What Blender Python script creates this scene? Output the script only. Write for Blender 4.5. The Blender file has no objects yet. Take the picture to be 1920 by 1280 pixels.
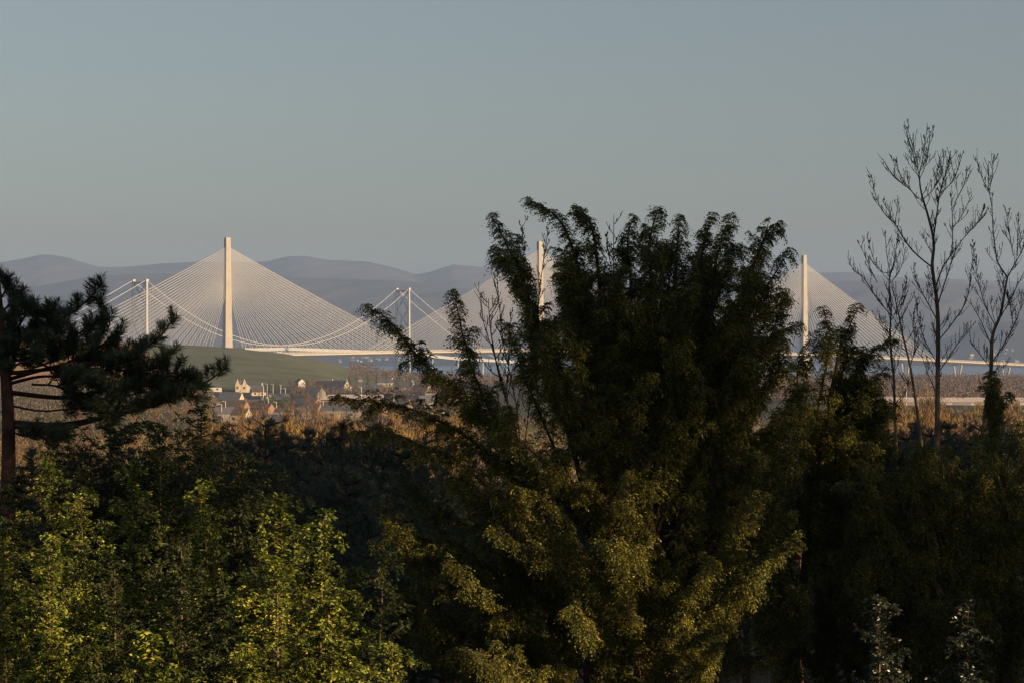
import bpy, math, random
import numpy as np
from mathutils import Vector

# ------------------------------------------------------------------ camera, sky, sun, exposure
F = 4200.0                                   # focal length in photo pixels (photo 1920 wide)
SUN_AZ = math.radians(-33.5)                   # direction towards the sun, measured from +X (right of the view)
SUN_EL = math.radians(7.5)
sc = bpy.context.scene
C = sc.collection
cam = bpy.data.cameras.new('camera'); camo = bpy.data.objects.new('camera', cam); C.objects.link(camo)
cam.sensor_width = 36.0; cam.lens = F / 1920 * 36
cam.clip_start = 0.5; cam.clip_end = 60000
camo.location = (0, 0, 0); camo.rotation_euler = (math.radians(90), 0, 0)
sc.camera = camo
W = bpy.data.worlds.new('World'); sc.world = W; W.use_nodes = True
wn = W.node_tree.nodes; wl = W.node_tree.links
bg = wn['Background']
sky = wn.new('ShaderNodeTexSky'); sky.sky_type = 'NISHITA'; sky.sun_disc = False
sky.sun_elevation = SUN_EL
sky.sun_rotation = math.pi / 2 - SUN_AZ      # compass style: 0 = +Y, clockwise
sky.air_density = 1.0; sky.dust_density = 2.2; sky.ozone_density = 1.6; sky.altitude = 100
hs = wn.new('ShaderNodeHueSaturation'); hs.inputs['Saturation'].default_value = 0.66
wl.new(sky.outputs[0], hs.inputs['Color']); tint = wn.new('ShaderNodeMixRGB'); tint.blend_type = 'MULTIPLY'; tint.inputs[0].default_value = 1; tint.inputs[2].default_value = (.98, 1.0, 1.045, 1)
wl.new(hs.outputs[0], tint.inputs[1]); wl.new(tint.outputs[0], bg.inputs['Color'])
bg.inputs['Strength'].default_value = 0.064
sun = bpy.data.lights.new('sun', 'SUN'); sun.energy = 5.0; sun.angle = math.radians(0.5)
sun.color = (1.0, 0.68, 0.36)
suno = bpy.data.objects.new('sun', sun); C.objects.link(suno)
SV = Vector((math.cos(SUN_AZ) * math.cos(SUN_EL), math.sin(SUN_AZ) * math.cos(SUN_EL), math.sin(SUN_EL)))
suno.rotation_euler = SV.to_track_quat('Z', 'Y').to_euler()
sc.view_settings.view_transform = 'Standard'; sc.view_settings.look = 'None'
sc.view_settings.exposure = 1.0; sc.view_settings.gamma = 1.0
sc.cycles.use_denoising = True
sc.cycles.max_bounces = 5; sc.cycles.diffuse_bounces = 3; sc.cycles.glossy_bounces = 1
sc.cycles.transmission_bounces = 3; sc.cycles.volume_bounces = 1; sc.cycles.transparent_max_bounces = 4
sc.cycles.filter_width = 1.4
SEA = -75.0
HAZE = 7.0e-5

# ------------------------------------------------------------------ helpers
rng = np.random.default_rng(7)
random.seed(7)

def A(*a): return np.array(a, float)
def P(x, y, D): return A((x - 960) / F * D, D, (640 - y) / F * D)
def nrm(v): return v / np.maximum(np.linalg.norm(v, axis=-1, keepdims=True), 1e-9)
def sm(a, b, x):
    t = np.clip((x - a) / (b - a), 0, 1); return t * t * (3 - 2 * t)

class Geo:
    def __init__(s): s.v = []; s.f = []; s.n = 0
    def add(s, v, f):
        v = np.asarray(v, np.float32).reshape(-1, 3); f = np.asarray(f, np.int64)
        s.v.append(v); s.f.append(f + s.n); s.n += len(v)
    def poly(s, v, faces):
        for k in set(len(x) for x in faces):
            pass
        v = np.asarray(v, np.float32); s.v.append(v)
        for k in sorted(set(len(x) for x in faces)):
            s.f.append(np.array([x for x in faces if len(x) == k], np.int64) + s.n)
        s.n += len(v)
    def box(s, c, size, rz=0.0):
        x, y, z = np.array(size) / 2
        v = A([-x, -y, -z], [x, -y, -z], [x, y, -z], [-x, y, -z], [-x, -y, z], [x, -y, z], [x, y, z], [-x, y, z])
        cs, sn = math.cos(rz), math.sin(rz)
        v = np.stack([v[:, 0] * cs - v[:, 1] * sn, v[:, 0] * sn + v[:, 1] * cs, v[:, 2]], 1) + np.asarray(c, float)
        s.add(v, [[3, 2, 1, 0], [4, 5, 6, 7], [0, 1, 5, 4], [1, 2, 6, 5], [2, 3, 7, 6], [3, 0, 4, 7]])
    def tube(s, pts, rad, n=6):
        pts = np.asarray(pts, float); m = len(pts); rad = np.broadcast_to(np.asarray(rad, float), (m,))
        t = nrm(np.gradient(pts, axis=0))
        ref = A(0.31, 0.22, 0.1) if abs(t[:, 2]).mean() > 0.7 else A(0, 0.05, 1)
        a = nrm(np.cross(t, ref)); b = np.cross(t, a)
        ang = np.linspace(0, 2 * np.pi, n, endpoint=False)
        ring = pts[:, None] + rad[:, None, None] * (np.cos(ang)[None, :, None] * a[:, None] + np.sin(ang)[None, :, None] * b[:, None])
        i = np.arange(m - 1)[:, None] * n; j = np.arange(n)[None]; k = (j + 1) % n
        f = np.stack([i + j, i + k, i + n + k, i + n + j], -1).reshape(-1, 4)
        s.add(ring.reshape(-1, 3), f)
        s.f.append(np.arange(n)[None][:, ::-1] + s.n - m * n); s.f.append(np.arange(n)[None] + s.n - n)
    def strands(s, p0, p1, r0, r1):
        """many 3 sided tapering twigs at once"""
        p0 = p0.reshape(-1, 3); p1 = p1.reshape(-1, 3); N = len(p0)
        d = nrm(p1 - p0); a = nrm(np.cross(d, A(0.3, 0.5, 0.8))); b = np.cross(d, a)
        r0 = np.broadcast_to(np.asarray(r0, float), (N,))[:, None]; r1 = np.broadcast_to(np.asarray(r1, float), (N,))[:, None]
        vs = []
        for p, r in ((p0, r0), (p1, r1)):
            for k in range(3):
                an = k * 2.0944; vs.append(p + r * (math.cos(an) * a + math.sin(an) * b))
        v = np.stack(vs, 1)
        base = np.arange(N)[:, None, None] * 6
        f = (A([0, 1, 4, 3], [1, 2, 5, 4], [2, 0, 3, 5]).astype(int))[None] + base
        s.add(v.reshape(-1, 3), f.reshape(-1, 4))
    def leaves(s, p, d, w, ln, wd):
        """rhombic leaves: base p, direction d, width direction w"""
        p = p.reshape(-1, 3); N = len(p); d = nrm(d.reshape(-1, 3)); w = w.reshape(-1, 3)
        w = nrm(w - (w * d).sum(-1, keepdims=True) * d)
        ln = np.broadcast_to(np.asarray(ln, float).reshape(-1), (N,))[:, None]; wd = np.broadcast_to(np.asarray(wd, float).reshape(-1), (N,))[:, None]
        v = np.stack([p, p + d * ln * .45 + w * wd * .5, p + d * ln, p + d * ln * .45 - w * wd * .5], 1)
        s.add(v.reshape(-1, 3), np.arange(4 * N).reshape(-1, 4))
    def mesh(s, name):
        me = bpy.data.meshes.new(name)
        v = np.concatenate(s.v).astype(np.float32)
        me.vertices.add(len(v)); me.vertices.foreach_set('co', v.ravel())
        idx = np.concatenate([f.ravel() for f in s.f]).astype(np.int32)
        tot = np.concatenate([np.full(len(f), f.shape[1]) for f in s.f])
        st = np.concatenate([[0], np.cumsum(tot)[:-1]]).astype(np.int32)
        me.loops.add(len(idx)); me.loops.foreach_set('vertex_index', idx)
        me.polygons.add(len(st)); me.polygons.foreach_set('loop_start', st)
        me.update(calc_edges=True)
        return me
    def build(s, name, mat, parent=None, smooth=False):
        me = s.mesh(name)
        me.materials.append(mat)
        me.polygons.foreach_set('use_smooth', np.full(len(me.polygons), smooth))
        o = bpy.data.objects.new(name, me); C.objects.link(o)
        if parent is not None: o.parent = parent
        return o

def local(g, org):
    for v in g.v: v -= np.asarray(org, np.float32)
    return g

def tag(o, label, cat=None, group=None, kind=None):
    if label: o['label'] = label
    if cat: o['category'] = cat
    if group: o['group'] = group
    if kind: o['kind'] = kind
    return o
def thing(name, loc, label, cat, group=None, rz=0.0):
    o = bpy.data.objects.new(name, None); C.objects.link(o); o.location = tuple(float(q) for q in loc); o.rotation_euler = (0, 0, rz)
    o.empty_display_size = 0.3
    return tag(o, label, cat, group)
def dup(root, loc, rz=0.0, s=1.0, label=None, group=None):
    r = root.copy(); C.objects.link(r); r.location = tuple(float(q) for q in loc); r.rotation_euler = (0, 0, rz)
    r.scale = (s, s, s) if np.isscalar(s) else s
    if label: r['label'] = label
    if group: r['group'] = group
    for ch in list(root.children):
        c = ch.copy(); C.objects.link(c); c.parent = r
        for g in list(ch.children):
            q = g.copy(); C.objects.link(q); q.parent = c
    return r

# ------------------------------------------------------------------ materials
def newmat(name):
    m = bpy.data.materials.new(name); m.use_nodes = True
    return m, m.node_tree.nodes, m.node_tree.links, m.node_tree.nodes['Principled BSDF']
def mat(name, c1, c2=None, scale=3.0, rough=0.85, spec=0.2, bump=0.0, detail=4):
    m, n, l, b = newmat(name)
    c2 = c2 or tuple(q * .75 for q in c1)
    tc = n.new('ShaderNodeTexCoord'); no = n.new('ShaderNodeTexNoise'); no.inputs['Scale'].default_value = scale; no.inputs['Detail'].default_value = detail
    l.new(tc.outputs['Object'], no.inputs['Vector'])
    r = n.new('ShaderNodeValToRGB'); r.color_ramp.elements[0].position = .35; r.color_ramp.elements[1].position = .65
    r.color_ramp.elements[0].color = (*c1, 1); r.color_ramp.elements[1].color = (*c2, 1)
    l.new(no.outputs[0], r.inputs[0]); l.new(r.outputs[0], b.inputs['Base Color'])
    b.inputs['Roughness'].default_value = rough; b.inputs['Specular IOR Level'].default_value = spec
    if bump:
        bp = n.new('ShaderNodeBump'); bp.inputs['Strength'].default_value = bump; bp.inputs['Distance'].default_value = .02
        l.new(no.outputs[0], bp.inputs['Height']); l.new(bp.outputs[0], b.inputs['Normal'])
    return m
def leafmat(name, c1, c2, c3=None, trans=0.3, rough=0.55, spec=0.35):
    """leaf colour varies from leaf to leaf and with slow patches through the crown"""
    m, n, l, b = newmat(name)
    geo = n.new('ShaderNodeNewGeometry'); r = n.new('ShaderNodeValToRGB')
    e = r.color_ramp.elements; e[0].color = (*c1, 1); e[1].color = (*c2, 1); e[0].position = .1; e[1].position = .8
    if c3: q = e.new(.92); q.color = (*c3, 1)
    tc = n.new('ShaderNodeTexCoord'); no = n.new('ShaderNodeTexNoise'); no.inputs['Scale'].default_value = 1.1; no.inputs['Detail'].default_value = 2
    l.new(tc.outputs['Object'], no.inputs['Vector'])
    mr = n.new('ShaderNodeMapRange'); mr.inputs[1].default_value = .3; mr.inputs[2].default_value = .7; mr.inputs[3].default_value = -.25; mr.inputs[4].default_value = .25
    l.new(no.outputs[0], mr.inputs[0])
    ad = n.new('ShaderNodeMath'); ad.operation = 'ADD'; l.new(geo.outputs['Random Per Island'], ad.inputs[0]); l.new(mr.outputs[0], ad.inputs[1])
    l.new(ad.outputs[0], r.inputs[0]); l.new(r.outputs[0], b.inputs['Base Color'])
    b.inputs['Roughness'].default_value = rough; b.inputs['Specular IOR Level'].default_value = spec
    t = n.new('ShaderNodeBsdfTranslucent'); l.new(r.outputs[0], t.inputs['Color'])
    mx = n.new('ShaderNodeMixShader'); mx.inputs[0].default_value = trans
    l.new(b.outputs[0], mx.inputs[1]); l.new(t.outputs[0], mx.inputs[2])
    l.new(mx.outputs[0], n['Material Output'].inputs['Surface'])
    return m

M = {}
M['yew'] = leafmat('yew_needles', (.045, .055, .013), (.125, .130, .022), (.32, .28, .045), .22)
M['yew_bark'] = mat('yew_bark', (.09, .05, .032), (.04, .026, .018), 8, bump=.5)
M['pine'] = leafmat('pine_needles', (.020, .034, .018), (.060, .080, .036), None, .15)
M['pine_mid'] = leafmat('mid_pine_needles', (.028, .046, .032), (.062, .088, .056), (.10, .11, .06), .15)
M['pine_bark'] = mat('pine_bark', (.11, .055, .032), (.05, .03, .022), 6, bump=.8)
M['twig'] = mat('dark_twig', (.05, .032, .024), (.028, .02, .016), 12)
M['grey_bark'] = mat('grey_bark', (.17, .125, .09), (.10, .075, .055), 9, bump=.4)
M['bud'] = mat('bud', (.06, .04, .02), (.04, .03, .02), 9)
M['hem'] = leafmat('young_green_leaf', (.040, .060, .011), (.19, .235, .03), (.42, .42, .06), .3)
M['hem_dark'] = leafmat('deep_green_leaf', (.024, .036, .012), (.058, .076, .019), None, .25)
M['holly'] = leafmat('holly_leaf', (.018, .026, .015), (.045, .055, .030), None, .1, .38, .5)
M['orange_a'] = leafmat('rusty_catkin_twig', (.13, .075, .03), (.25, .145, .045), (.30, .20, .055), .22)
M['orange_b'] = leafmat('ochre_bud_twig', (.10, .068, .025), (.20, .135, .035), (.28, .20, .05), .2)
M['brown_wood'] = leafmat('brown_bare_twig', (.075, .05, .038), (.15, .10, .07), (.19, .13, .07), .2)
M['far_green'] = leafmat('far_evergreen', (.03, .04, .02), (.07, .075, .03), None, .1)
M['belt'] = leafmat('shade_row_leaf', (.03, .045, .015), (.07, .08, .02), None, .15)  # foliage of the unseen trees and bushes added for shade
M['concrete'] = mat('pale_concrete', (.36, .33, .285), (.31, .285, .25), .08, .8)
M['deckpaint'] = mat('cream_deck_edge', (.42, .395, .345), (.37, .35, .31), .05, .6)
M['soffit'] = mat('grey_deck_soffit', (.30, .30, .29), (.26, .26, .26), .05, .7)
M['cable'] = mat('white_cable_sheath', (.54, .53, .51), (.50, .49, .48), .02, .5)
M['steel'] = mat('grey_tower_steel', (.38, .39, .40), (.33, .34, .36), .05, .6)
M['brace'] = mat('dark_brace_steel', (.20, .21, .23), (.17, .18, .2), .05, .6)
M['asphalt'] = mat('asphalt', (.06, .06, .062), (.045, .045, .047), .3)
M['cream'] = mat('cream_render', (.46, .40, .31), (.36, .31, .25), .6)
M['white'] = mat('white_render', (.50, .48, .46), (.40, .385, .36), .6)
M['harl'] = mat('grey_harling', (.22, .20, .18), (.17, .155, .14), .6)
M['brick'] = mat('warm_brick', (.26, .15, .10), (.20, .12, .085), 1.5)
M['slate'] = mat('slate_roof', (.11, .115, .135), (.085, .09, .105), .8, .6)
M['tile'] = mat('brown_tile_roof', (.13, .09, .075), (.10, .075, .065), .8)
M['metalroof'] = mat('pale_metal_roof', (.55, .47, .44), (.47, .40, .38), .1, .5)
M['glass'] = mat('dark_window', (.03, .035, .04), (.05, .05, .06), 1, .15, .6)
M['pole'] = mat('galvanised_pole', (.62, .61, .60), (.5, .5, .5), 2, .5)
M['carwhite'] = mat('white_car_paint', (.75, .75, .75), (.72, .72, .72), 1, .3, .5)
M['carred'] = mat('red_car_paint', (.35, .04, .03), (.3, .035, .03), 1, .3, .5)
M['cargrey'] = mat('silver_car_paint', (.38, .39, .40), (.35, .36, .37), 1, .3, .5)
M['tyre'] = mat('tyre_rubber', (.02, .02, .02))

# ------------------------------------------------------------------ terrain
CR_X = A(-1200, -700, -480, -380, -265, -215, -180, -150, -120, -80, 2000)
CR_Z = A(6, 5, 3, 0, -6.5, -12.0, -18.5, -27, -33, -38, -40)
def ground(x, y):
    x = np.asarray(x, float); y = np.asarray(y, float)
    z = np.interp(y, [-300, 0, 40, 70, 150, 400, 800, 1500, 1900, 2300, 2500, 2700, 3000],
                  [-6, -7.3, -9, -11, -17, -28, -34, -36, -39, -52, -66, -80, -80])
    zr = np.interp(y, [1500, 1900, 2500, 3400, 4300, 4600], [-36, -42, -52, -60, -66, -80])
    k = sm(250, 620, x) * (y > 1500)
    z = z * (1 - k) + zr * k
    cr = np.interp(x * 2100 / np.maximum(y, 1200), CR_X, CR_Z)
    up = sm(1500, 2130, y) * (1 - sm(2160, 2480, y))
    z = z * (1 - up) + np.maximum(cr + .5, z) * up
    # the left field climbs steadily from the near side
    lf = (1 - sm(-330, -170, x)) * sm(500, 1500, y) * (1 - sm(1500, 2000, y))
    z = z + lf * 10
    z = z + .25 * np.sin(x * .13 + 1) * np.sin(y * .11) * sm(20, 80, np.abs(y)) + 1.1 * np.sin(x * .011 + .5) * np.sin(y * .009 + 2) * sm(300, 900, y) * (1 - sm(1500, 1700, y))
    return z
def gz(x, y): return float(ground(x, y))

def hit(xp, yp, lo=300, hi=2600):
    """distance at which the line of sight through a photo point meets the ground"""
    D = np.linspace(lo, hi, 4000); z = (640 - yp) / F * D; g_ = ground((xp - 960) / F * D, D)
    k = np.nonzero(g_ >= z)[0]
    return float(D[k[0]]) if len(k) else float(D[np.argmin(z - g_)])
ys = np.concatenate([np.linspace(-260, 20, 20), np.geomspace(24, 1450, 150), np.linspace(1460, 2560, 180), np.geomspace(2580, 4700, 60)])
us = np.linspace(-1, 1, 421); us = np.sign(us) * np.abs(us) ** 1.5
hw = 320 + .50 * np.maximum(ys, 0)
X = us[None] * hw[:, None]; Y = np.repeat(ys[:, None], len(us), 1)
Z = ground(X, Y)
g = Geo()
nr, ncl = X.shape
i = np.arange(nr - 1)[:, None] * ncl; j = np.arange(ncl - 1)[None]
g.add(np.stack([X, Y, Z], -1).reshape(-1, 3), np.stack([i + j, i + j + 1, i + ncl + j + 1, i + ncl + j], -1).reshape(-1, 4))
m, n, l, b = newmat('land')
b.inputs['Roughness'].default_value = .95; b.inputs['Specular IOR Level'].default_value = .05
at = n.new('ShaderNodeAttribute'); at.attribute_name = 'soil'
tr = n.new('ShaderNodeAttribute'); tr.attribute_name = 'tracks'
tc = n.new('ShaderNodeTexCoord')
no = n.new('ShaderNodeTexNoise'); no.inputs['Scale'].default_value = .03; no.inputs['Detail'].default_value = 8; l.new(tc.outputs['Object'], no.inputs['Vector'])
no2 = n.new('ShaderNodeTexNoise'); no2.inputs['Scale'].default_value = 2.2; no2.inputs['Detail'].default_value = 5; l.new(tc.outputs['Object'], no2.inputs['Vector'])
def mth(op, a, bb=None, c=None):
    q = n.new('ShaderNodeMath'); q.operation = op
    for k, vv in enumerate((a, bb, c)):
        if vv is None: continue
        if isinstance(vv, (int, float)): q.inputs[k].default_value = vv
        else: l.new(vv, q.inputs[k])
    return q.outputs[0]
fac = mth('ADD', mth('MULTIPLY', no.outputs[0], .9), mth('MULTIPLY', no2.outputs[0], .7))   # about 0.8
fac = mth('ADD', fac, .2)
vm = n.new('ShaderNodeVectorMath'); vm.operation = 'SCALE'; l.new(at.outputs['Color'], vm.inputs[0]); l.new(fac, vm.inputs['Scale'])
sx = n.new('ShaderNodeSeparateXYZ'); l.new(tc.outputs['Object'], sx.inputs[0])
lin = mth('ADD', mth('MULTIPLY', sx.outputs[0], 1.0), mth('MULTIPLY', sx.outputs[1], .22))   # tramlines run down the slope
fr = mth('FRACT', mth('DIVIDE', lin, 27.0))
tl = mth('ADD', mth('LESS_THAN', mth('ABSOLUTE', mth('SUBTRACT', fr, .5)), .016), mth('LESS_THAN', mth('ABSOLUTE', mth('SUBTRACT', fr, .63)), .016))
tl = mth('MULTIPLY', mth('MULTIPLY', tl, .35), tr.outputs['Fac'])
mx = n.new('ShaderNodeMixRGB'); l.new(tl, mx.inputs[0]); l.new(vm.outputs[0], mx.inputs[1]); mx.inputs[2].default_value = (.24, .20, .14, 1)
l.new(mx.outputs[0], b.inputs['Base Color'])
go = g.build('ground', m, smooth=True); tag(go, None, kind='structure')
x, y = X.ravel(), Y.ravel()
col = np.tile(A(.085, .070, .045), (len(x), 1))                       # rough brown grass
near = (1 - sm(90, 160, y))[:, None]; col = col * (1 - near) + A(.17, .125, .09) * near
pn = np.sin(x * .021 + 1.3) + np.sin(y * .017 + x * .006) ; patch = (sm(.1, .9, pn) * sm(500, 700, y) * (1 - sm(1500, 1560, y)))[:, None]
col = col * (1 - patch) + A(.10, .10, .04) * patch
hill = sm(1560, 1640, y) * (1 - sm(2300, 2400, y)) * (x < -60)
col = col * (1 - hill[:, None]) + A(.15, .155, .085) * hill[:, None]
bx = x * 2100 / np.maximum(y, 900)                                   # the stubble field west of the hedge line
tr_ = hill * sm(-370, -360, bx)
lim = -372 + (2130 - y) * .13 + 3 * np.sin(y * .05)
sel = ((bx < lim) & (y > 1330 + 60 * np.sin(x * .02)) & (y < 2300))
col[sel] = A(.62, .33, .155)
me = go.data
ca = me.color_attributes.new('soil', 'FLOAT_COLOR', 'POINT'); ca.data.foreach_set('color', np.concatenate([col, np.ones((len(col), 1))], 1).astype(np.float32).ravel())
fa = me.attributes.new('tracks', 'FLOAT', 'POINT'); fa.data.foreach_set('value', np.where(sel, 0, tr_).astype(np.float32))

# water of the firth
g = Geo(); g.add(A([-9000, 2300, SEA], [9000, 2300, SEA], [9000, 13600, SEA], [-9000, 13600, SEA]), [[0, 1, 2, 3]])
m, n, l, b = newmat('firth_water'); b.inputs['Base Color'].default_value = (.035, .05, .06, 1); b.inputs['Roughness'].default_value = .25
tc = n.new('ShaderNodeTexCoord'); no = n.new('ShaderNodeTexNoise'); no.inputs['Scale'].default_value = .05; no.inputs['Detail'].default_value = 6
l.new(tc.outputs['Object'], no.inputs['Vector']); bp = n.new('ShaderNodeBump'); bp.inputs['Strength'].default_value = .6; bp.inputs['Distance'].default_value = 3
l.new(no.outputs[0], bp.inputs['Height']); l.new(bp.outputs[0], b.inputs['Normal'])
tag(g.build('water', m), None, kind='structure')

# far shore and hills
def wav(x, s, seed, oct=5):
    r = np.random.default_rng(seed); o = np.zeros_like(x); a = 1.0; f = 1 / s
    for k in range(oct):
        o += a * np.sin(x * f * 6.283 + r.uniform(0, 6.28)); a *= .5; f *= 1.93
    return o / 1.9
HX = A(-500, -200, 0, 40, 75, 100, 130, 160, 185, 230, 300, 370, 440, 500, 540, 575, 610, 690, 740, 780, 800, 850, 890, 940, 1000, 1200, 1400, 1540, 1600, 1650, 1700, 1800, 1920, 2300)
HY = A(500, 505, 493, 486, 478, 478.5, 484, 494, 500.5, 501.5, 495, 491.5, 492, 491, 481, 480.5, 487.5, 491, 503, 515, 512, 496.5, 500, 504, 500, 505, 509, 512, 511, 516, 522, 524, 530, 520)
NX = A(-500, 0, 110, 160, 250, 400, 520, 640, 760, 900, 1100, 1500, 1540, 1650, 1750, 1850, 1920, 2300)
NY = A(545, 550, 530, 521, 514, 514, 520, 524, 528, 545, 540, 530, 528, 527, 528, 536, 540, 540)
RX = A(-500, 1600, 1700, 1790, 1830, 1880, 1920, 2000, 2300)
RY = A(700, 700, 655, 628, 612, 604, 600, 596, 600)
hy = np.concatenate([np.linspace(6700, 8200, 40), np.linspace(8250, 12900, 130)])
hx = np.linspace(-1, 1, 500)
HXX = hx[None] * (hy[:, None] * .42); HYY = np.repeat(hy[:, None], 500, 1)
pxx = 960 + F * HXX / HYY
top = (640 - np.interp(pxx, HX, HY)) / F * 12000
topn = (640 - np.interp(pxx, NX, NY)) / F * 9800
topr = (640 - np.interp(pxx, RX, RY)) / F * 7700
base = np.interp(HYY, [6700, 7000, 7600, 9000, 12900], [-90, -70, -58, -35, -20])
h1 = base + (top - base) * (sm(9900, 12000, HYY) * (1 - .5 * sm(12000, 12900, HYY)))
h2 = base + (topn - base) * (sm(8000, 9800, HYY) * (1 - sm(9800, 10900, HYY)))
h3 = base + np.maximum(topr - base, 0) * (sm(7000, 7700, HYY) * (1 - sm(7700, 8500, HYY)))
hz = np.maximum(np.maximum(h1, h2), h3)
rough = (16 * wav(HXX + HYY * .4, 800, 3, 7) * wav(HYY - HXX * .3, 600, 4, 7) + 7 * wav(HXX * 1.3 - HYY * .8, 260, 8, 5)) * sm(7300, 9000, HYY)
hz = hz + rough * (1 - np.exp(-((HYY - 12000) / 260) ** 2)) * (1 - np.exp(-((HYY - 9800) / 160) ** 2))
g = Geo(); nr, ncl = HXX.shape
i = np.arange(nr - 1)[:, None] * ncl; j = np.arange(ncl - 1)[None]
g.add(np.stack([HXX, HYY, hz], -1).reshape(-1, 3), np.stack([i + j, i + j + 1, i + ncl + j + 1, i + ncl + j], -1).reshape(-1, 4))
m = mat('moorland', (.075, .060, .058), (.030, .034, .034), .0022, .95, .05, detail=9)
tag(g.build('hills', m, smooth=True), None, kind='structure')

# ------------------------------------------------------------------ cable-stayed bridge
QA = A(-381, 3000, 0); QV = A(853, 620, 0)
QD = nrm(QV); QN = A(QD[1], -QD[0], 0)          # along the deck; across it towards the viewer
qz_t = A(-1.2, -.6, -.1, .10, .31, .5, .75, 1.0, 1.25, 1.49, 1.8, 2.4)
qz_z = A(-40, -27, -19.5, -17.6, -14.6, -13.6, -16, -21.5, -31, -41.5, -49, -58)
def qp(t, off=0, z=None):
    p = QA + QV * t + QN * off; p[2] = np.interp(t, qz_t, qz_z) if z is None else z
    return p
br = thing('cable_stayed_bridge', (QA[0], QA[1], SEA), 'long pale cable-stayed bridge with three slender towers and white cable fans', 'bridge')
def put(g, name, mt, parent=br, org=(QA[0], QA[1], SEA)):
    return local(g, org).build(name, mt, parent)
ts = np.concatenate([np.linspace(-.75, 1.3, 60), np.linspace(1.33, 2.3, 25)])
def deck(g, ts, prof):
    n_ = len(prof); vs = []
    for t in ts:
        for (o, z) in prof:
            p = qp(t, o); p[2] += z; vs.append(p)
    fs = []
    for a in range(len(ts) - 1):
        for k in range(n_):
            fs.append([a * n_ + k, a * n_ + (k + 1) % n_, (a + 1) * n_ + (k + 1) % n_, (a + 1) * n_ + k])
    fs += []
    g.add(np.array(vs), fs)
g = Geo(); deck(g, ts, [(20, 0), (20, -1.2), (9, -4.0), (-9, -4.0), (-20, -1.2), (-20, 0)]); put(g, 'deck', M['deckpaint'])
g = Geo(); deck(g, ts, [(20.05, 3.4), (20.05, .75), (19.8, .75), (19.8, 3.4)])
m, n, l, b = newmat('wind_shield'); b.inputs['Base Color'].default_value = (.30, .29, .28, 1); b.inputs['Roughness'].default_value = .5
tcc = n.new('ShaderNodeTexCoord'); wv = n.new('ShaderNodeTexWave'); wv.inputs['Scale'].default_value = .8; l.new(tcc.outputs['Object'], wv.inputs['Vector'])
tp = n.new('ShaderNodeBsdfTransparent'); ms = n.new('ShaderNodeMixShader'); ms.inputs[0].default_value = .5
l.new(tp.outputs[0], ms.inputs[1]); l.new(b.outputs[0], ms.inputs[2]); l.new(ms.outputs[0], n['Material Output'].inputs['Surface'])
put(g, 'wind_shield', m)
g = Geo(); deck(g, ts, [(20.35, .6), (20.35, -1.15), (20.02, -1.15), (20.02, .6)]); put(g, 'parapet', M['deckpaint'])
g = Geo(); deck(g, ts, [(19, .12), (19, .02), (-19, .02), (-19, .12)]); put(g, 'carriageway', M['asphalt'])
q_towers = [(0.0, 137.8), (.4948, 146.5), (1.0, 138.0)]
cables = []
for ti, (t, ztop) in enumerate(q_towers):
    base_p = qp(t); g = Geo()
    zs = [SEA - 2, base_p[2], base_p[2] + 60, ztop - 16, ztop]
    hwid = [(7.6, 8.0), (5.6, 4.6), (4.6, 3.7), (3.6, 2.9), (3.4, 2.8)]
    vs = []
    for z, (a, c) in zip(zs, hwid):
        for (sa, sb) in ((-1, 1), (1, 1), (1, -1), (-1, -1)):
            vs.append(A(base_p[0], base_p[1], z) + QD * sa * a + QN * sb * c)
    fs = [[4 * k + q, 4 * k + (q + 1) % 4, 4 * k + 4 + (q + 1) % 4, 4 * k + 4 + q] for k in range(4) for q in range(4)] + [[16, 17, 18, 19], [3, 2, 1, 0]]
    g.add(np.array(vs), fs)
    tw = put(g, 'tower', M['concrete'])
    org = (QA[0], QA[1], SEA)
    rzq = math.atan2(QD[1], QD[0])
    g = Geo(); g.box(A(base_p[0], base_p[1], ztop + .4), (7.4, 6.2, .8), rzq); local(g, org).build('cap', M['steel'], tw)
    g = Geo(); g.box(A(base_p[0], base_p[1], ztop - 6) - QD * 3.75, (.5, 4.2, 9), rzq); local(g, org).build('access_hatch', M['slate'], tw)
    g = Geo(); g.tube([A(base_p[0], base_p[1], ztop + .8), A(base_p[0], base_p[1], ztop + 6)], .25, 5); local(g, org).build('beacon_mast', M['steel'], tw)
    for side in (-1, 1):
        for k in range(24):
            reach = (25 + (k + .3) * 12.2) / np.linalg.norm(QV)
            zt = ztop - 13 - (23 - k) * 2.55
            q = qp(t + side * reach, 0); q[2] += .8
            pt = A(base_p[0], base_p[1], zt) + QD * side * 3.2
            mid = []
            for u in np.linspace(0, 1, 7):
                w = pt * (1 - u) + q * u; w[2] -= 4 * u * (1 - u) * .012 * np.linalg.norm(pt - q) * .7
                mid.append(w)
            prio = {(0, 1): 0, (0, -1): 1, (2, 1): 2, (2, -1): 3, (1, -1): 4, (1, 1): 5}[(ti, side)]
            cables.append((prio, 23 - k, mid))
cables.sort(key=lambda c: (c[0], c[1]))
rest = Geo()
for k, (_, _, mid) in enumerate(cables):
    g = Geo() if k < 100 else rest
    for off in (-1, 1):
        g.tube([p + QN * off * (1.3 + 2.9 * i_ / 6) for i_, p in enumerate(mid)], .27, 4)
    if k < 100: put(g, 'stay_cable', M['cable'])
o = put(rest, 'stay_cables', M['cable']); o['kind'] = 'stuff'
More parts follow.
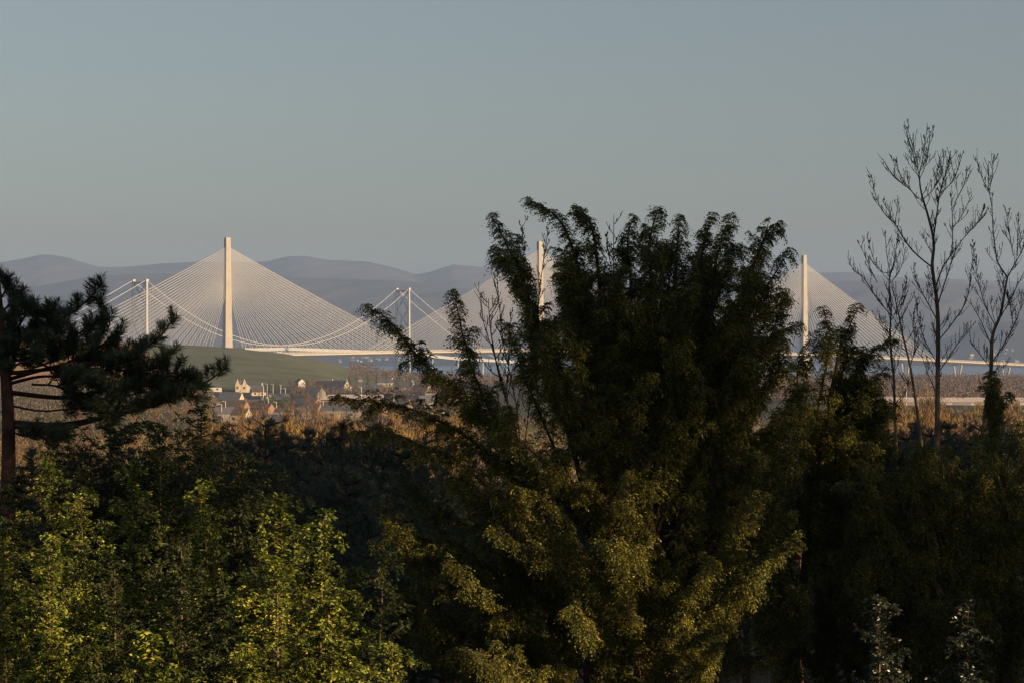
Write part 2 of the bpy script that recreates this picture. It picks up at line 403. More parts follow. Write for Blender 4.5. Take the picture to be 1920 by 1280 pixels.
# viaduct piers (inclined pairs) and pier shafts over the water
for t in (1.22, 1.34, 1.455, 1.57, 1.70, 1.85):
    for off in (-8, 8):
        p = qp(t); zt = p[2] - 4.4; zb = gz(p[0], p[1]) - 1
        g = Geo(); g.tube([A(p[0], p[1], zt) + QN * off * 1.15, A(p[0], p[1], zb) + QN * off * .45], [2.0, 1.5], 6); put(g, 'pier', M['concrete'])
for t in (-.27, -.5):
    for off in (-7, 7):
        p = qp(t); g = Geo(); g.tube([A(p[0], p[1], p[2] - 4.4) + QN * off, A(p[0], p[1], SEA - 3) + QN * off], [2.2, 2.6], 6); put(g, 'pier', M['concrete'])

# ------------------------------------------------------------------ suspension bridge behind it
FA = A(-648, 3900, 0); FV = A(426, 650, 0); FD = nrm(FV); FN = A(FD[1], -FD[0], 0)
def fp(u, off=0, z=0.0): p = FA + FV * u + FN * off; p[2] = z; return p
fdeck = lambda u: float(np.interp(u, [-.6, 0, .5, 1, 1.2, 1.6], [-22, -16, -12, -22, -33, -45]))
sb = thing('suspension_bridge', (FA[0], FA[1], SEA), 'grey suspension bridge with cross-braced twin leg towers behind the cable-stayed bridge', 'bridge')
def putf(g, name, mt, parent=sb): return local(g, (FA[0], FA[1], SEA)).build(name, mt, parent)
ftop = 104.5
rzf = math.atan2(FD[1], FD[0])
for u in (0, 1):
    tp_ = ftop + (0 if u == 0 else 0.5)
    legs = []
    for off in (-15.5, 15.5):
        g = Geo(); vs = []
        for z, a in ((SEA - 2, 3.4), (fdeck(u), 2.7), (tp_, 2.0)):
            for (sa, sc_) in ((-1, 1), (1, 1), (1, -1), (-1, -1)):
                vs.append(fp(u, off, z) + FD * sa * a + FN * sc_ * a * .85)
        g.add(np.array(vs), [[4 * k + q, 4 * k + (q + 1) % 4, 4 * k + 4 + (q + 1) % 4, 4 * k + 4 + q] for k in range(2) for q in range(4)] + [[8, 9, 10, 11], [3, 2, 1, 0]])
        lg = putf(g, 'tower_leg', M['steel'])
        g = Geo(); g.box(fp(u, off, tp_ + 1.6), (6.5, 5.0, 3.2), rzf); putf(g, 'cable_saddle', M['white'], lg)
    g = Geo(); g.box(fp(u, 0, tp_ - 3), (3.6, 26.2, 3.4), rzf); putf(g, 'cross_beam', M['brace'])
    g = Geo(); g.box(fp(u, 0, fdeck(u) - 6), (3.6, 25.6, 4), rzf); putf(g, 'cross_beam', M['brace'])
    lv = [tp_ - 5, tp_ - 41, tp_ - 77, fdeck(u) - 4]
    for a in range(3):
        for s_ in (-1, 1):
            g = Geo(); g.tube([fp(u, -13 * s_, lv[a]) + FD * s_ * .6, fp(u, 13 * s_, lv[a + 1]) + FD * s_ * .6], 1.5, 4); putf(g, 'cross_brace', M['brace'])
def sag(u):
    if u < 0: return np.interp(-u, [0, .42], [ftop + 2, fdeck(-.42) + 1]) - 9 * max(0, 1 - abs(-u - .21) / .21) ** 1 * .6
    if u > 1: return np.interp(u - 1, [0, .42], [ftop + 2, fdeck(1.42) + 1]) - 9 * max(0, 1 - abs(u - 1.21) / .21) * .6
    return fdeck(.5) + 4 + (ftop - 2 - fdeck(.5)) * (2 * u - 1) ** 2
for off in (-15.5, 15.5):
    g = Geo(); uu = np.concatenate([np.linspace(-.42, 0, 12), np.linspace(0, 1, 50)[1:], np.linspace(1, 1.42, 12)[1:]])
    pts = []
    for u in uu:
        z = sag(u)
        if u < 0: z = (ftop + 2) * (1 + u / .42) ** 1.12 + (fdeck(-.42) + 1) * (1 - (1 + u / .42) ** 1.12)
        if u > 1: q = 1 - (u - 1) / .42; z = (ftop + 2) * q ** 1.12 + (fdeck(1.42) + 1) * (1 - q ** 1.12)
        pts.append(fp(u, off, z))
    g.tube(pts, .46, 5); putf(g, 'main_cable', M['cable'])
    g = Geo()
    hu = np.arange(.02, .99, .018)
    a_ = np.array([fp(u, off, sag(u)) for u in hu]); b_ = np.array([fp(u, off, fdeck(u)) for u in hu]); g.strands(a_, b_, .11, .11)
    o = putf(g, 'hanger', M['cable']); o['kind'] = 'stuff'
g = Geo()
uu = np.linspace(-.6, 1.6, 60); vs = []
for u in uu:
    for (o_, z) in ((16, 1.0), (16, -5), (-16, -5), (-16, 1.0)): vs.append(fp(u, o_, fdeck(u) + z))
g.add(np.array(vs), [[4 * k + q, 4 * k + (q + 1) % 4, 4 * k + 4 + (q + 1) % 4, 4 * k + 4 + q] for k in range(len(uu) - 1) for q in range(4)]); putf(g, 'deck', M['steel'])
for u in (1.12, 1.24, 1.36, 1.48, -.15, -.3, -.45):
    for off in (-8, 8):
        g = Geo(); g.tube([fp(u, off, fdeck(u) - 5), fp(u, off, SEA - 3)], 1.7, 6); putf(g, 'pier', M['steel'])

# lorries, cars and a gantry on the bridge deck
def lorry(p, rz, L, label, mt, bridge_like='lorry'):
    t = thing(bridge_like, p, label, bridge_like, None, rz)
    g = Geo(); g.box((0, 0, 2.4), (L, 2.5, 2.9)); g.build('cargo_box', mt, t)
    g = Geo(); g.box((L / 2 + 1.5, 0, 1.9), (2.3, 2.4, 2.7)); g.build('cab', M['cargrey'], t)
    for xx in (-L / 2 + 1.2, -L / 2 + 2.5, L / 2 + 1.3):
        for s_ in (-1, 1):
            g = Geo(); g.tube([(xx, s_ * 1.25, .5), (xx, s_ * .95, .5)], .5, 10); g.build('wheel', M['tyre'], t)
    return t
def car(p, rz, mt, label, group):
    t = thing('parked_car' if 'parked' in label else 'car', p, label, 'car', group, rz)
    g = Geo(); v = A([-2.1, -.85, .35], [2.1, -.85, .35], [2.1, -.85, .8], [1.2, -.8, .92], [.55, -.7, 1.4], [-1.2, -.7, 1.4], [-2.0, -.8, .95])
    v2 = v * A(1, -1, 1); k = len(v)
    g.poly(np.concatenate([v, v2]), [list(range(k)), list(range(2 * k - 1, k - 1, -1))] + [[(q + 1) % k, q, k + q, k + (q + 1) % k] for q in range(k)])
    g.build('body', mt, t)
    for xx in (-1.3, 1.3):
        for s_ in (-1, 1):
            g = Geo(); g.tube([(xx, s_ * .9, .33), (xx, s_ * .7, .33)], .33, 10); g.build('wheel', M['tyre'], t)
    return t
def on_deck(xp, off):
    r = (xp - 960) / F; t = (r * QA[1] - QA[0]) / (QV[0] - r * QV[1]); p = qp(t, off); p[2] += .13; return p
rzq = math.atan2(QD[1], QD[0])
lorry(on_deck(478, 15), rzq, 15, 'long white lorry on the bridge deck just right of the left tall tower', M['white'])
lorry(on_deck(513, 15), rzq, 7, 'short white lorry farther along the bridge deck, above the green field crest', M['white'])
for k, (xp, mt, cl) in enumerate([(1772, 'carwhite', 'white car driving over the viaduct beside the tallest bare tree'),
                                  (1806, 'cargrey', 'silver car driving over the viaduct left of the ivy-clad trunk'),
                                  (1905, 'carwhite', 'white car on the viaduct at the right edge of the view')]):
    car(on_deck(xp, 12), rzq, M[mt], cl, 'cars on the viaduct')
t = thing('sign_gantry', on_deck(447, 0), 'pale sign gantry standing over the bridge deck beside the left tall tower', 'gantry', None, rzq)
for s_ in (-1, 1):
    g = Geo(); g.box((0, s_ * 18.5, 5), (1.2, .9, 10)); g.build('post', M['white'], t)
g = Geo(); g.box((0, 0, 9), (1.0, 36, 1.6)); g.build('beam', M['white'], t)

# ------------------------------------------------------------------ town
def house(xp, yp, D, w, d, wh, rh, rz, wall, roof, label, name='house', chim=1, group=None, zoff=None, wins=2, cat='house'):
    """xp, yp: where the foot of the front wall is seen; stands on the ground at that spot"""
    D0 = D; D = hit(xp, yp + 2); kk = D / D0 * 1.22; w, d, wh, rh = w * kk, d * kk, wh * kk, rh * kk
    x_, y_ = (xp - 960) / F * D, D
    z_ = zg = gz(x_, y_)
    t = thing(name, (x_, y_, z_), label, cat, group, rz)
    foot = min(0, zg - z_) - 1.0
    g = Geo()
    v = A([-w/2, -d/2, foot], [w/2, -d/2, foot], [w/2, d/2, foot], [-w/2, d/2, foot], [-w/2, -d/2, wh], [w/2, -d/2, wh], [w/2, d/2, wh], [-w/2, d/2, wh], [-w/2, 0, wh + rh], [w/2, 0, wh + rh])
    g.poly(v, [[0, 1, 5, 4], [2, 3, 7, 6], [1, 2, 6, 9, 5], [3, 0, 4, 8, 7]]); g.build('wall', M[wall], t)
    g = Geo(); e = .35; r = .18
    sl = rh / (d / 2)
    v = A([-w/2 + r, -d/2 - e, wh - e * sl + .06], [w/2 - r, -d/2 - e, wh - e * sl + .06], [w/2 - r, 0, wh + rh + .06], [-w/2 + r, 0, wh + rh + .06], [w/2 - r, d/2 + e, wh - e * sl + .06], [-w/2 + r, d/2 + e, wh - e * sl + .06])
    v2 = v.copy(); v2[:, 2] += .22
    g.poly(np.concatenate([v, v2]), [[1, 0, 3, 2], [2, 3, 5, 4], [6, 7, 8, 9], [9, 8, 10, 11], [0, 1, 7, 6], [4, 5, 11, 10], [1, 2, 8, 7], [2, 4, 10, 8], [3, 0, 6, 9], [5, 3, 9, 11]])
    rf = g.build('roof', M[roof], t)
    for k in range(chim):
        g = Geo(); cx = (-1) ** k * (w / 2 - .9); g.box((cx, 0, wh + rh + .5), (1.0, .7, 1.8)); g.build('chimney', M[wall], rf)
    for k in range(wins):
        g = Geo(); cx = -w / 2 + w * (k + .5) / wins
        g.box((cx, -d/2 - .03, wh * .55), (1.3, .1, 1.2)); g.build('window', M['glass'], t)
    return t
# steep twin gabled cream house
x_, D_ = (452 - 960) / F * 1150, 1150
D_ = hit(452, 734); kq = D_ / 1150
t = thing('gabled_house', P(452, 732, D_), 'cream house with twin steep pointed gables below the green field', 'house', None, .1)
g = Geo(); zf = -3
for cx in (-1.75, 1.75):
    v = A([cx - 1.1, -3, zf], [cx + 1.1, -3, zf], [cx + 1.1, -3, 3.2], [cx, -3, 6.1], [cx - 1.1, -3, 3.2]); v2 = v + A(0, 6, 0)
    g.poly(np.concatenate([v, v2]), [[0, 1, 2, 3, 4], [9, 8, 7, 6, 5], [1, 0, 5, 6], [2, 1, 6, 7], [3, 2, 7, 8], [4, 3, 8, 9], [0, 4, 9, 5]])
g.box((0, 0, (3.2 + zf) / 2), (1.29, 5.9, 3.2 - zf)); g.build('wall', M['cream'], t)
g = Geo(); g.box((0, .2, 4.5), (1.4, 5.2, 2.4)); g.build('roof', M['slate'], t); t.scale = (kq, kq, kq)
g = Geo(); v = A([2.85, -2.6, zf], [5.2, -2.6, zf], [5.2, 2.6, zf], [2.85, 2.6, zf], [2.85, -2.6, 3.6], [5.2, -2.6, 1.2], [5.2, 2.6, 1.2], [2.85, 2.6, 3.6])
g.add(v, [[3, 2, 1, 0], [4, 5, 6, 7], [0, 1, 5, 4], [1, 2, 6, 5], [2, 3, 7, 6], [3, 0, 4, 7]]); g.build('side_wing', M['white'], t)
for cx in (-1.75, 1.75):
    g = Geo(); g.box((cx, -3.05, 1.6), (.8, .1, 1.2)); g.build('window', M['glass'], t)
HS = [
 (433, 758, 1020, 10.5, 8, 2.2, 3.6, -.25, 'cream', 'slate', 'house with a broad dark slate roof below the twin gabled cream house', 1),
 (398, 731, 1150, 9, 7, 2.0, 2.2, .2, 'white', 'slate', 'small white house mostly hidden by the pine branch tips', 0),
 (478, 732, 1200, 9, 6, 1.6, 2.0, .1, 'white', 'slate', 'low white cottage right of the twin gabled cream house', 1),
 (483, 739, 1100, 7, 6, 1.7, 1.8, .3, 'cream', 'tile', 'low cream outbuilding in front of the low white cottage', 0),
 (523, 757, 1000, 9, 7, 1.8, 3.2, .05, 'harl', 'slate', 'grey house with a blue slate roof behind the row of lamp posts', 0),
 (532, 786, 880, 7, 6, 3.4, 1.2, -.1, 'harl', 'slate', 'plain grey block-shaped house just above the rusty trees', 0),
 (420, 786, 840, 8, 6, 2.6, 2.2, .3, 'harl', 'slate', 'grey house with a low roof beside the left lamp posts', 0),
 (452, 790, 820, 6, 6, 3.0, 2.0, -.3, 'cream', 'tile', 'cream-walled house half hidden by rusty trees', 0),
 (562, 724, 1350, 4.6, 5, 3.2, 1.7, -.9, 'white', 'slate', 'tall narrow house with one bright white end wall', 0),
 (606, 731, 1300, 10, 8, 1.5, 4.2, -.5, 'harl', 'tile', 'brown-roofed house with a large hipped-looking roof left of the long terrace', 0),
 (636, 733, 1320, 11.5, 8, 3.2, 3.4, -.55, 'cream', 'slate', 'terrace house with bright cream gable ends above the long pale roof', 2),
 (668, 731, 1400, 7, 7, 3.0, 2.8, .2, 'harl', 'slate', 'dark-walled house between the cream terrace and the small white gable', 1),
 (675, 718, 1500, 2.6, 5, 3.0, 2.4, .1, 'white', 'slate', 'small white pointed gable seen above the roofs', 0),
 (696, 735, 1350, 14, 8, 2.0, 3.2, .05, 'harl', 'slate', 'long dark-roofed row house behind the long pale roof', 1),
 (722, 722, 1500, 11, 7, 2.4, 2.2, .15, 'cream', 'slate', 'cream house with slate roof beyond the leftmost yew limb', 1),
 (757, 731, 1350, 12, 8, 2.4, 3.0, -.2, 'white', 'slate', 'white house with dark roof seen through the lower left yew twigs', 1),
 (790, 738, 1250, 10, 9, 1.6, 4.0, -.5, 'harl', 'tile', 'house with a big brownish roof right of the tall lamp post', 0),
 (812, 722, 1450, 8, 7, 2.4, 2.2, .3, 'brick', 'tile', 'brick house behind the upright left yew spire', 0),
 (566, 782, 900, 6, 6, 2.2, 1.9, .4, 'harl', 'slate', 'small dark house between rusty trees, left of the tall pale post', 0),
 (640, 782, 900, 16, 8, 3.2, 1.8, .05, 'harl', 'slate', 'wide dark building under the long pale roof', 0),
 (585, 775, 960, 8, 6, 2.2, 2.4, -.35, 'brick', 'slate', 'brick house with slate roof left of the long pale roof', 1),
 (345, 738, 1150, 8, 6, 2.0, 2.2, .3, 'white', 'slate', 'pale house glimpsed under the longest pine branch', 0),
]
r4 = random.Random(3)
EXTRA = ['roof at the tip of the longest pine branch, left of the two white lamp posts', 'roof just below the house with the broad slate roof', 'roof below the tall mast before the dark hedge', 'roof among rusty trees below the plain grey block-shaped house',
 'roof right of the blue slate roof', 'roof between the blue slate roof and the tall pale post', 'lowest roof among rusty trees, left of the tall pale post', 'roof just right of the tall pale post under the pale roof end',
 'roof half hidden in front of the long pale pavilion', 'roof below the cream entrance block of the pavilion', 'roof left of the thick pale post', 'roof right of the thick pale post',
 'roof behind the drooping lower yew twigs', 'roof left of the upright yew spire, above the parked cars', 'roof right of the upright yew spire, farther up', 'roof right of the upright yew spire, nearer and lower',
 'roof directly behind the left end of the long pale pavilion', 'roof below the brown-roofed house with the large roof', 'roof between the masts and the narrow white-ended house', 'roof right of the house with the broad slate roof']
for k, (xp, yp) in enumerate([(408, 775), (440, 770), (492, 775), (512, 795), (545, 772), (575, 762), (596, 790), (618, 770), (650, 775), (700, 778), (722, 765), (748, 770), (770, 752), (800, 760), (835, 735), (860, 750), (628, 752), (590, 745), (545, 752), (470, 765)]):
    HS.append((xp, yp, 1000, r4.uniform(7, 12), 7, r4.uniform(1.8, 2.8), r4.uniform(1.8, 3), r4.uniform(-.5, .5), r4.choice(['cream', 'harl', 'harl', 'brick']), r4.choice(['slate', 'slate', 'tile']),
      EXTRA[k], r4.choice([0, 1])))
HS = [q for i_, q in enumerate(HS) if i_ < 22 or i_ % 2 or i_ % 3 == 0]
for q in HS:
    house(*(q[:3] + tuple(v * .84 for v in q[3:7]) + q[7:11]), chim=q[11], group='houses of the town')
# long low building with the pale roof
kq = hit(660, 762) / 1000
t = thing('long_pavilion', P(660, 760, 1000 * kq), 'long low building with a pale metal roof and cream end wall', 'building', None, .04); t.scale = (kq, kq, kq)
g = Geo(); g.box((0, 0, .6), (27, 9, 4.4)); g.build('wall', M['brick'], t)
g = Geo(); v = A([-14.2, -6, 2.9], [14.2, -6, 2.9], [14.2, 6, 2.9], [-14.2, 6, 2.9], [-10.5, 0, 5.0], [14.0, 0, 5.0]); g.poly(v, [[0, 1, 5, 4], [2, 3, 4, 5], [1, 2, 5], [3, 0, 4], [3, 2, 1, 0]]); g.build('roof', M['metalroof'], t)
g = Geo(); g.box((9.5, -5.4, .2), (7, 2.0, 3.6)); g.build('entrance_block', M['cream'], t)
for k in range(4):
    g = Geo(); g.box((-10 + 4 * k, -4.53, 1.0), (2.2, .1, 1.3)); g.build('window', M['glass'], t)
# lamp posts and masts
POL = [(415.5, 757, 790, 940, 'left one of the two white lamp posts in front of the broad slate roof'), (423, 752, 788, 940, 'right one of the two white lamp posts in front of the broad slate roof'),
       (494, 722, 745, 1050, 'first pale mast from the left before the dark hedge'), (501, 719, 752, 1000, 'tall pale mast, second from the left before the dark hedge'),
       (512, 720, 741, 1060, 'third pale mast from the left before the dark hedge'), (526.5, 721, 742, 1060, 'fourth pale mast from the left before the dark hedge'),
       (535, 727, 745, 1060, 'rightmost short mast before the dark hedge'), (503.5, 745, 772, 930, 'lamp post left of the blue slate roof, standing nearer'),
       (508, 741, 764, 950, 'lamp post touching the left edge of the blue slate roof'), (518.5, 753, 782, 900, 'pale post in front of the blue slate roof'),
       (606, 751, 782, 900, 'pale post under the left end of the long pale roof'), (677.5, 725, 768, 930, 'tall pale lamp post crossing the long pale roof'),
       (738.5, 736, 768, 930, 'thick pale post right of the long pale roof'), (694, 762, 780, 900, 'short post before the cream entrance block'),
       (397, 775, 792, 900, 'short pale post at the tips of the pine branches'), (1699.5, 725, 760, 900, 'thin mast in front of the pale shed roofs')]
for (xp, y0, y1, D, lab) in POL:
    D = hit(xp, y1); b0 = P(xp, y1, D); zt = (640 - y0) / F * D; h = zt - b0[2]
    zg = min(gz(b0[0], b0[1]), b0[2])
    t = thing('lamp_post', (b0[0], b0[1], zg), lab, 'lamp post', 'lamp posts and masts of the town')
    H = zt - zg
    g = Geo(); g.tube([(0, 0, -.5), (0, 0, H)], [.15 * D / 1000, .10 * D / 1000], 6); g.build('pole', M['pole'], t)
    g = Geo(); g.tube([(0, 0, H - .15), (-.9, 0, H + .12)], [.09, .09], 5); g.box((-1.1, 0, H + .1), (.7, .3, .16)); g.build('lamp_head', M['pole'], t)
# parked cars
for (xp, yp, D, mt, lab) in [(812, 778, 900, 'carwhite', 'white parked car seen under the yew, nearest the upright spire'), (822, 788, 880, 'carwhite', 'white parked car below the other parked cars under the yew'),
                             (830, 776, 900, 'cargrey', 'silver parked car right of two white ones under the yew'), (650, 795, 860, 'carwhite', 'white parked car left of the dark pine top'),
                             (660, 803, 840, 'carwhite', 'white parked car just above the dark pines'), (541, 800, 840, 'carred', 'red parked car between the rusty trees'),
                             (546, 799, 846, 'carwhite', 'white parked car beside the red one'), (444, 744, 1085, 'carwhite', 'white parked car before the twin gabled house'), (396, 744, 1080, 'carwhite', 'white parked car near the pine branch tips')]:
    D = hit(xp, yp); p = P(xp, yp, D); g0 = gz(p[0], p[1])
    car((p[0], p[1], g0), .2 + rng.uniform(-.2, .2), M[mt], lab, 'cars parked in the town')
# pale sheds on the right
SH = [(1632, 751, 1120, 22, 'pinkish shed roof half hidden behind the lower right yew'), (1700, 753, 1100, 24, 'pink and white shed roof between the thin bare trees'),
      (1742, 752, 1110, 10, 'short white shed roof left of the tallest bare trunk'), (1800, 753, 1100, 24, 'long pale shed roof between the tallest bare trunk and the ivy-clad trunk'), (1895, 753, 1100, 20, 'pale shed roof at the right edge, right of the ivy-clad trunk')]
for (xp, yp, D, w, lab) in SH:
    D = hit(xp, yp + 6); w *= D / 1120; p = P(xp, yp, D); t = thing('shed', p, lab, 'shed', 'pale shed roofs', rng.uniform(-.06, .06))
    g = Geo(); zf = gz(p[0], p[1]) - p[2] - 1; g.box((0, 0, (zf + .2) / 2), (w, 10, .2 - zf)); g.build('wall', M['harl'], t)
    g = Geo(); v = A([-w/2 - .3, -5.4, .1], [w/2 + .3, -5.4, .1], [w/2 + .3, 0, 2.6], [-w/2 - .3, 0, 2.6], [w/2 + .3, 5.4, .1], [-w/2 - .3, 5.4, .1])
    g.poly(v, [[0, 1, 2, 3], [3, 2, 4, 5], [1, 4, 2], [0, 3, 5], [1, 0, 5, 4]]); g.build('roof', M['metalroof'], t)
    for k in range(2):
        g = Geo(); g.box((-w/4 + k * w/2, -5.05, -1.6), (3.2, .12, 2.6)); g.build('door', M['steel'], t)
# far shore houses
for k in range(48):
    left = k < 32
    xp = rng.uniform(632, 815) if left else rng.uniform(1800, 1918)
    D = rng.uniform(7100, 7700) if left else rng.uniform(7000, 7250)
    x_ = (xp - 960) / F * D
    zi = np.interp(D, hy, [0] * len(hy))
    rr = int(np.argmin(abs(hy - D))); cc = int(np.argmin(abs(HXX[rr] - x_))); zf = float(hz[rr, cc])
    t = thing('far_house', (x_, D, zf), ('tiny pale house on the far shore under the bridge deck' if left else 'tiny pale building on the far shore at the right edge'), 'house', 'houses on the far shore' if left else 'buildings on the far right shore', rng.uniform(-.5, .5))
    w = rng.uniform(7, 14); hh = rng.uniform(3, 5)
    g = Geo(); g.box((0, 0, hh / 2 - 2), (w, 9, hh + 4)); g.build('wall', M['cream' if rng.random() < .4 else 'harl'], t)
    g = Geo(); v = A([-w/2, -5, hh], [w/2, -5, hh], [w/2, 0, hh + 3], [-w/2, 0, hh + 3], [w/2, 5, hh], [-w/2, 5, hh]); g.poly(v, [[0, 1, 2, 3], [3, 2, 4, 5], [1, 4, 2], [0, 3, 5]]); g.build('roof', M['tile' if rng.random() < .5 else 'slate'], t)

# ------------------------------------------------------------------ vegetation builders
def spline(pts, n):
    pts = np.asarray(pts, float)
    if len(pts) == 2: return pts[0] + (pts[1] - pts[0]) * np.linspace(0, 1, n)[:, None]
    q = np.vstack([2 * pts[0] - pts[1], pts, 2 * pts[-1] - pts[-2]])
    out = []
    tt = np.linspace(0, len(pts) - 1 - 1e-6, n)
    for t in tt:
        k = int(t); u = t - k; p0, p1, p2, p3 = q[k:k + 4]
        out.append(.5 * (2 * p1 + (p2 - p0) * u + (2 * p0 - 5 * p1 + 4 * p2 - p3) * u * u + (3 * p1 - p0 - 3 * p2 + p3) * u ** 3))
    return np.array(out)
def at_len(pts, step):
    d = np.concatenate([[0], np.cumsum(np.linalg.norm(np.diff(pts, axis=0), axis=1))])
    m_ = max(2, int(d[-1] / step)); s = np.linspace(0, d[-1], m_)
    return np.stack([np.interp(s, d, pts[:, k]) for k in range(3)], 1), s / d[-1], d[-1]
def rdir(N): return nrm(rng.normal(size=(N, 3)))

def drape(gl, gt, B, T, L, K=9, n=7, leaf=.03, lw=.010, side=.8, droop=.35, sdroop=.5, shoot=.10, curl=0.0):
    """side twigs from B (direction T, length L) each with K shoots of n leaves; conifer-like drooping plumes"""
    N = len(B); L = L[:, None]; droop = droop * rng.uniform(.5, 1.6, (N, 1, 1)); sdroop = sdroop * rng.uniform(.6, 1.3)
    s1 = nrm(np.cross(T, A(0, 0, 1)) + 1e-3 * rdir(N))
    ts_ = np.linspace(.12, 1, K)[None, :, None] + rng.uniform(-.05, .05, (N, K, 1))
    down = A(0, 0, -1)
    pos = B[:, None] + T[:, None] * L[:, None] * ts_ + down * (droop * L[:, None]) * ts_ ** 2
    tan = nrm(T[:, None] + down * 2 * droop * ts_)
    # twig itself
    u = np.linspace(0, 1, 4)[None, :, None]
    tw = B[:, None] + T[:, None] * L[:, None] * u + down * (droop * L[:, None]) * u ** 2
    gt.strands(tw[:, :-1], tw[:, 1:], .0045, .0035)
    sgn = np.where(np.arange(K) % 2 == 0, 1, -1)[None, :, None]
    sd = nrm(tan * .75 + s1[:, None] * sgn * side + rng.normal(size=(N, K, 3)) * .35)
    sl = shoot * (1.15 - .55 * ts_) * rng.uniform(.6, 1.3, (N, K, 1))
    u = np.linspace(.05, 1, n)[None, None, :, None]
    lp = pos[:, :, None] + sd[:, :, None] * sl[:, :, None] * u + down * sdroop * sl[:, :, None] * u ** 2
    ld = nrm(sd[:, :, None] + down * 2 * sdroop * u)
    s2 = nrm(np.cross(ld, A(.2, .1, 1)))
    sg = np.where(np.arange(n) % 2 == 0, 1, -1)[None, None, :, None]
    d = nrm(ld * .9 + s2 * sg * .8 + rng.normal(size=lp.shape) * .25)
    w = np.cross(d, s2) + rng.normal(size=lp.shape) * .8 + ld * .4
    sz = rng.uniform(.7, 1.25, lp.shape[:3])
    gl.leaves(lp, d, w, leaf * sz, lw * sz)

def limb_foliage(gl, gt, pts, R0, R1, t0=.25, step=.07, dens=1.0, up=.1, **kw):
    f_ = rng.uniform(.75, 1.3); kw = dict(kw); kw['leaf'] = kw.get('leaf', .03) * rng.uniform(.85, 1.2); kw['shoot'] = kw.get('shoot', .1) * f_; R0 *= rng.uniform(.8, 1.2); R1 *= rng.uniform(.75, 1.2)
    q, s, L = at_len(pts, step / dens)
    tan = nrm(np.gradient(q, axis=0)); k = s > t0
    q, s, tan = q[k], s[k], tan[k]; N = len(q)
    if N == 0: return
    reps = 2
    q = np.repeat(q, reps, 0); s = np.repeat(s, reps); tan = np.repeat(tan, reps, 0); N = len(q)
    r = rdir(N); r = nrm(r - (r * tan).sum(-1, keepdims=True) * tan)
    d = nrm(tan * rng.uniform(.35, .9, (N, 1)) + r * .8 + A(0, 0, 1) * up)
    prof = R0 + (R1 - R0) * s ** 1.2
    gapn = .55 + .45 * np.sin(s * L * 7 + rng.uniform(0, 6))      # clumpy rather than an even brush
    drape(gl, gt, q, d, prof * rng.uniform(.5, 1.15, N) * gapn.clip(.35, 1), **kw)

def limbs_tree(name, label, cat, base_px, D, zb, limbs, leafm, barkm, stems, group=None, R=(.42, .13), step=.07, fol=None, t0=.2, parts=('trunk', 'crown'), sub=2.8, sublen=.58):
    """limbs: list of (points_px, depth offset at tip, base radius)"""
    bx = (base_px - 960) / F * D
    org = A(bx, D, zb)
    gt, gl, gw = Geo(), Geo(), Geo()
    for st in stems:
        pts = spline([A((x_ - 960) / F * D, D + o_, (640 - y_) / F * D) for (x_, y_, o_) in st[0]], 14)
        gt.tube(pts, np.linspace(st[1], st[2], 14), 7)
    for (pp, dz, r0) in limbs:
        n_ = len(pp); pts = []
        for k, (x_, y_) in enumerate(pp):
            Dk = D + dz * (k / max(1, n_ - 1)) ** .8
            pts.append(P(x_, y_, Dk))
        q = spline(pts, 16)
        q += np.cumsum(rng.normal(size=q.shape) * .011, 0)
        gt.tube(q, np.linspace(r0, .005, 16), 5)
        limb_foliage(gl, gw, q, R[0], R[1], t0, step, **(fol or {}))
        Lq = np.linalg.norm(np.diff(q, axis=0), axis=1).sum(); ns = int(sub * Lq)
        for k in range(ns):
            u = rng.uniform(.12, .82); i_ = int(u * 14); T_ = nrm(q[i_ + 1] - q[i_]); r_ = rdir(1)[0]; r_ = nrm(r_ - (r_ @ T_) * T_)
            d_ = nrm(T_ * rng.uniform(.5, 1.0) + r_ * .75 + A(0, 0, .15)); ln_ = sublen * (1.15 - .75 * u) * rng.uniform(.6, 1.2)
            sq = spline([q[i_], q[i_] + d_ * ln_ * .55 + A(0, 0, .03), q[i_] + d_ * ln_ + A(0, 0, -.02)], 8)
            gt.tube(sq, np.linspace(.011, .004, 8), 3)
            limb_foliage(gl, gw, sq, R[0] * .75, R[1], .1, step * 1.25, **(fol or {}))
    t = thing(name, org, label, cat, group)
    local(gt, org).build(parts[0], barkm, t, smooth=True)
    c = local(gl, org).build(parts[1], leafm, t)
    local(gw, org).build('twigs', M['twig'], c)
    return t

# ------------------------------------------------------------------ the big yew
YD = 40.0
L = []
def lb(pp, dz=0., r=.035): L.append((pp, dz, r))
# outline limbs, from the crown's left edge round to its right edge (points from the inside outwards)
lb([(1090, 900), (1030, 680), (985, 540), (952, 460), (926, 402)], .6, .05)
lb([(1010, 640), (975, 540), (950, 500), (932, 468)], -.3, .02)
lb([(1130, 850), (1110, 620), (1075, 470), (1045, 405), (996, 376)], .2, .05)
lb([(1150, 820), (1135, 600), (1120, 470), (1100, 410), (1082, 391)], -.6, .05)
lb([(1170, 780), (1185, 560), (1178, 460), (1192, 402)], .5, .05)
lb([(1010, 760), (995, 620), (990, 520), (975, 470)], .9, .02)
lb([(1340, 800), (1420, 700), (1450, 600), (1462, 540)], .5, .03)
lb([(1320, 760), (1390, 600), (1420, 520), (1440, 470)], .8, .03)
lb([(1210, 780), (1225, 560), (1225, 450), (1243, 388)], -.2, .05)
lb([(1240, 760), (1265, 560), (1272, 460), (1280, 408)], .6, .05)
lb([(1260, 760), (1300, 560), (1312, 470), (1330, 410)], -.5, .05)
lb([(1280, 760), (1330, 560), (1345, 480), (1368, 416)], .2, .05)
lb([(1300, 780), (1370, 600), (1405, 500), (1430, 440), (1457, 415)], .4, .05)
lb([(1320, 780), (1400, 620), (1440, 530), (1484, 463)], -.4, .04)
